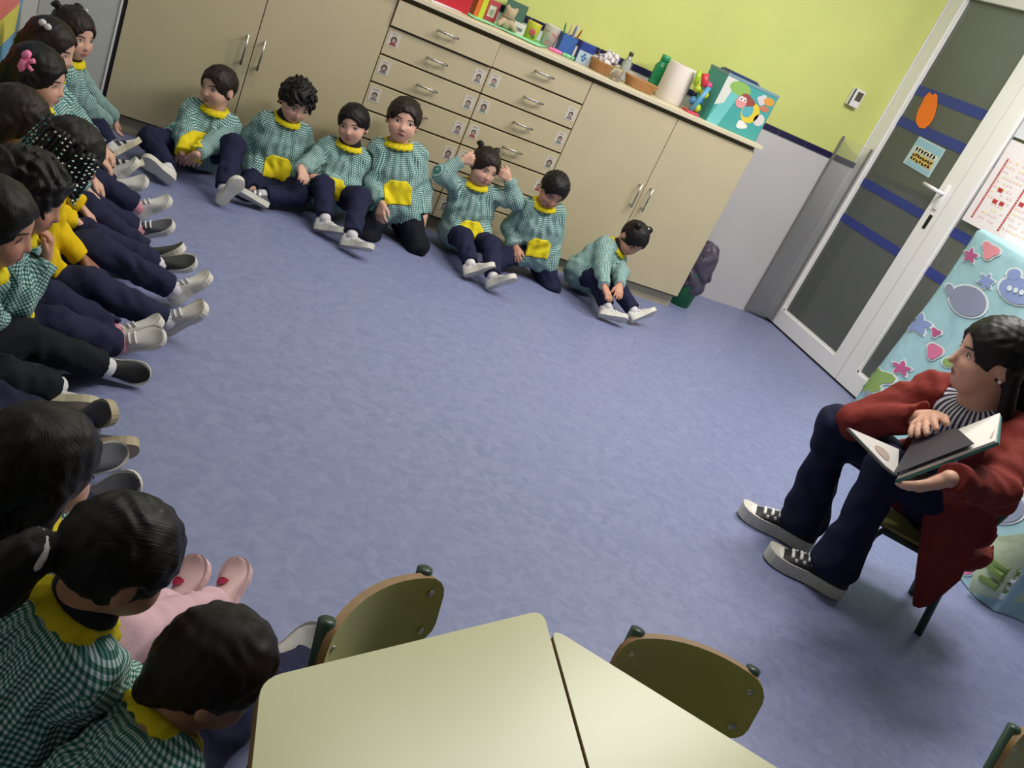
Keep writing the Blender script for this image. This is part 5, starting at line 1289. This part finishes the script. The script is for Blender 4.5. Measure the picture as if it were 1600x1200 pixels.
bottle('plastic_bottle', 'green plastic drinking bottle behind the paper roll', 1028, 118, [(.034, 0), (.037, .008), (.037, .06), (.033, .07), (.037, .08), (.037, .135), (.026, .155), (.022, .165)], mat('green_translucent', (40, 160, 110), .2, trans=.35), C('greencap', (36, 150, 96), .3), 0, .024, .03, Y=.34)
p_ = top(1042, 158, .22); t = thing('paper_roll', 'large white paper towel roll on the worktop', 'paper roll', (p_[0], p_[1], WT)); MB().lathe([(.02, 0), (.074, 0), (.076, .004), (.076, .186), (.074, .19), (.02, .19), (.02, .03), (.001, .03)], n=36).build('roll', C('rollwhite', (224, 214, 208), .8), t, True); MB().lathe([(.022, .18), (.022, .1905), (.019, .1905), (.019, .18)], n=20).build('core', C('kraft', (170, 140, 110), .8), t)
# stacked toy
p_ = top(1079, 178, .10); t = thing('stacking_toy', 'colourful plastic toy between the paper roll and the animal box', 'toy', (p_[0], p_[1], WT))
MB().box((-.045, -.035, 0), (.03, .035, .012), 0, .004).build('tray', C('toypink', (210, 60, 90)), t)
for nm, a, b_, r_, c_ in (('ball', (.014, 0, .035), None, .024, (170, 200, 40)), ('bar', (-.02, -.02, .012), (.015, -.025, .15), .012, (90, 160, 200)), ('ball', (-.015, .01, .06), None, .022, (70, 130, 180)), ('ball', (.02, 0, .11), None, .024, (214, 204, 40)), ('ball', (-.022, .012, .12), None, .022, (170, 190, 50)), ('bar', (.0, .0, .14), (-.02, .01, .2), .018, (214, 60, 70)), ('bar', (-.04, .02, .13), (-.05, .02, .2), .014, (170, 200, 40)), ('ball', (.02, .0, .155), None, .02, (200, 70, 120)), ('ball', (.018, .01, .07), None, .02, (60, 110, 180))):
    m_ = C('toy%d%d' % (c_[0], c_[1]), c_, .35)
    if b_ is None: MB().lathe([(.001, -r_), (r_*.6, -r_*.8), (r_*.95, -r_*.3), (r_, 0), (r_*.95, r_*.3), (r_*.6, r_*.8), (.001, r_)], a, 16).build(nm, m_, t, True)
    else: MB().tube([a, b_], r_, 12).build(nm, m_, t, True)
# printed cardboard box with cartoon animals (generic shapes)
pa, pb = top(1096, 184, .05), top(1180, 221, .05)
bx0 = V(pa[0]+.03, pa[1]); bw_ = (pb[0]-pa[0])-.03; bdp = .2; bh = .25
t = thing('printed_box', 'teal cardboard box with printed cartoon animals at the worktop end', 'box', (bx0[0], bx0[1], WT))
MB().box((0, 0, 0), (bw_, bdp, bh), 0, .002).build('carton', C('teal', (70, 160, 156), .5), t)
MB().box((-.002, -.002, bh-.012), (bw_+.002, bdp+.002, bh+.002)).build('lid_rim', C('lidgrey', (120, 150, 160), .5), t)
def fdec(pts, c_, nm, off=.001): mesh_obj(nm, [(x*bw_, -off, z*bh) for x, z in pts]+[(x*bw_, -off+.0006, z*bh) for x, z in pts], [tuple(range(len(pts)))]+[(i, (i+1) % len(pts), len(pts)+(i+1) % len(pts), len(pts)+i) for i in range(len(pts))], C(nm+'%d_%d' % (c_[0], c_[2]), c_, .5), t)
def ov(cx, cz, rx, rz, n=18, lob=0): return [(cx+rx*math.cos(a)*(1+(.15*math.cos(lob*a) if lob else 0)), cz+rz*math.sin(a)*(1+(.15*math.cos(lob*a) if lob else 0))) for a in np.linspace(0, 2*math.pi, n+1)[:-1]]
fdec([(0, .0), (.22, .0), (.38, .98), (0.16, .98)], (110, 190, 190), 'print_stripe', .0008); fdec([(.0, .35), (.14, .45), (.2, .95), (.0, .95)], (214, 216, 206), 'print_patch', .0009)
fdec(ov(.3, .82, .2, .13), (140, 180, 90), 'print_hill', .0010); fdec(ov(.66, .48, .17, .21), (222, 196, 60), 'print_body', .0012); fdec(ov(.6, .5, .1, .14), (90, 170, 180), 'print_wing', .0014)
fdec(ov(.5, .66, .15, .12, 18, 3), (150, 72, 60), 'print_fur', .0016); fdec(ov(.42, .6, .1, .12), (222, 150, 150), 'print_face', .0018)
for q in (.39, .46): fdec(ov(q, .66, .035, .045, 12), (236, 232, 226), 'print_eye', .0021); fdec(ov(q+.005, .655, .014, .018, 10), (30, 26, 26), 'print_pupil', .0024)
fdec(ov(.62, .2, .1, .08, 16, 3), (232, 226, 220), 'print_bird', .0012); fdec(ov(.87, .42, .1, .12), (214, 206, 200), 'print_cloud', .0012); fdec(ov(.76, .8, .1, .1, 16, 4), (206, 200, 204), 'print_cloud', .0012); fdec(ov(.88, .82, .1, .08), (214, 150, 60), 'print_leaf', .0014); fdec(ov(.86, .66, .09, .06), (190, 120, 90), 'print_leaf', .0013)
MB().box((bw_, .0, .0), (bw_+.0012, bdp, bh-.012)).build('side_print', C('sideprint', (150, 130, 110), .5), t)
p_ = np.array(t.location)+V(.02, .03, bh+.002); o = MB().box((0, 0, 0), (bw_*.55, .13, .008), 0, .001).box((.01, -.005, .008), (bw_*.5, .12, .014)).build('document_folder', C('folderblue', (70, 86, 120), .5)); o.location = Vector(p_); o.rotation_euler = (0, 0, -.1)
tag(o, 'dark blue folder lying on top of the animal box', 'folder')
# poster on the left wall
t = thing('wall_poster', 'colourful blue-framed poster on the left wall at the picture edge', 'poster', (XL, -1.0, .45))
MB().box((.001, -.42, -.13), (.004, .56, .75)).build('sheet', C('posterblue', (110, 160, 196), .6), t)
for (y0, y1, z0, z1, c_) in ((-.36, .5, -.06, .04, (220, 210, 90)), (-.3, .48, .04, .14, (222, 120, 110)), (-.36, .5, .14, .7, (140, 190, 220))): MB().box((.004, y0, z0), (.0048, y1, z1)).build('printed_area', C('poster%d' % c_[2], c_, .6), t)

# earring of the seated adult
HF_ = frame(152, -15, 0); c_ = V(1.625, -2.345, .874)+1.16*(HF_.T @ V(.0, .079, -.036))-np.array(TEACH.location)
MB().lathe([(.001, -.006), (.005, -.003), (.006, 0), (.005, .003), (.001, .006)], tuple(c_), 10).build('earring', m_lace, TEACH, True)
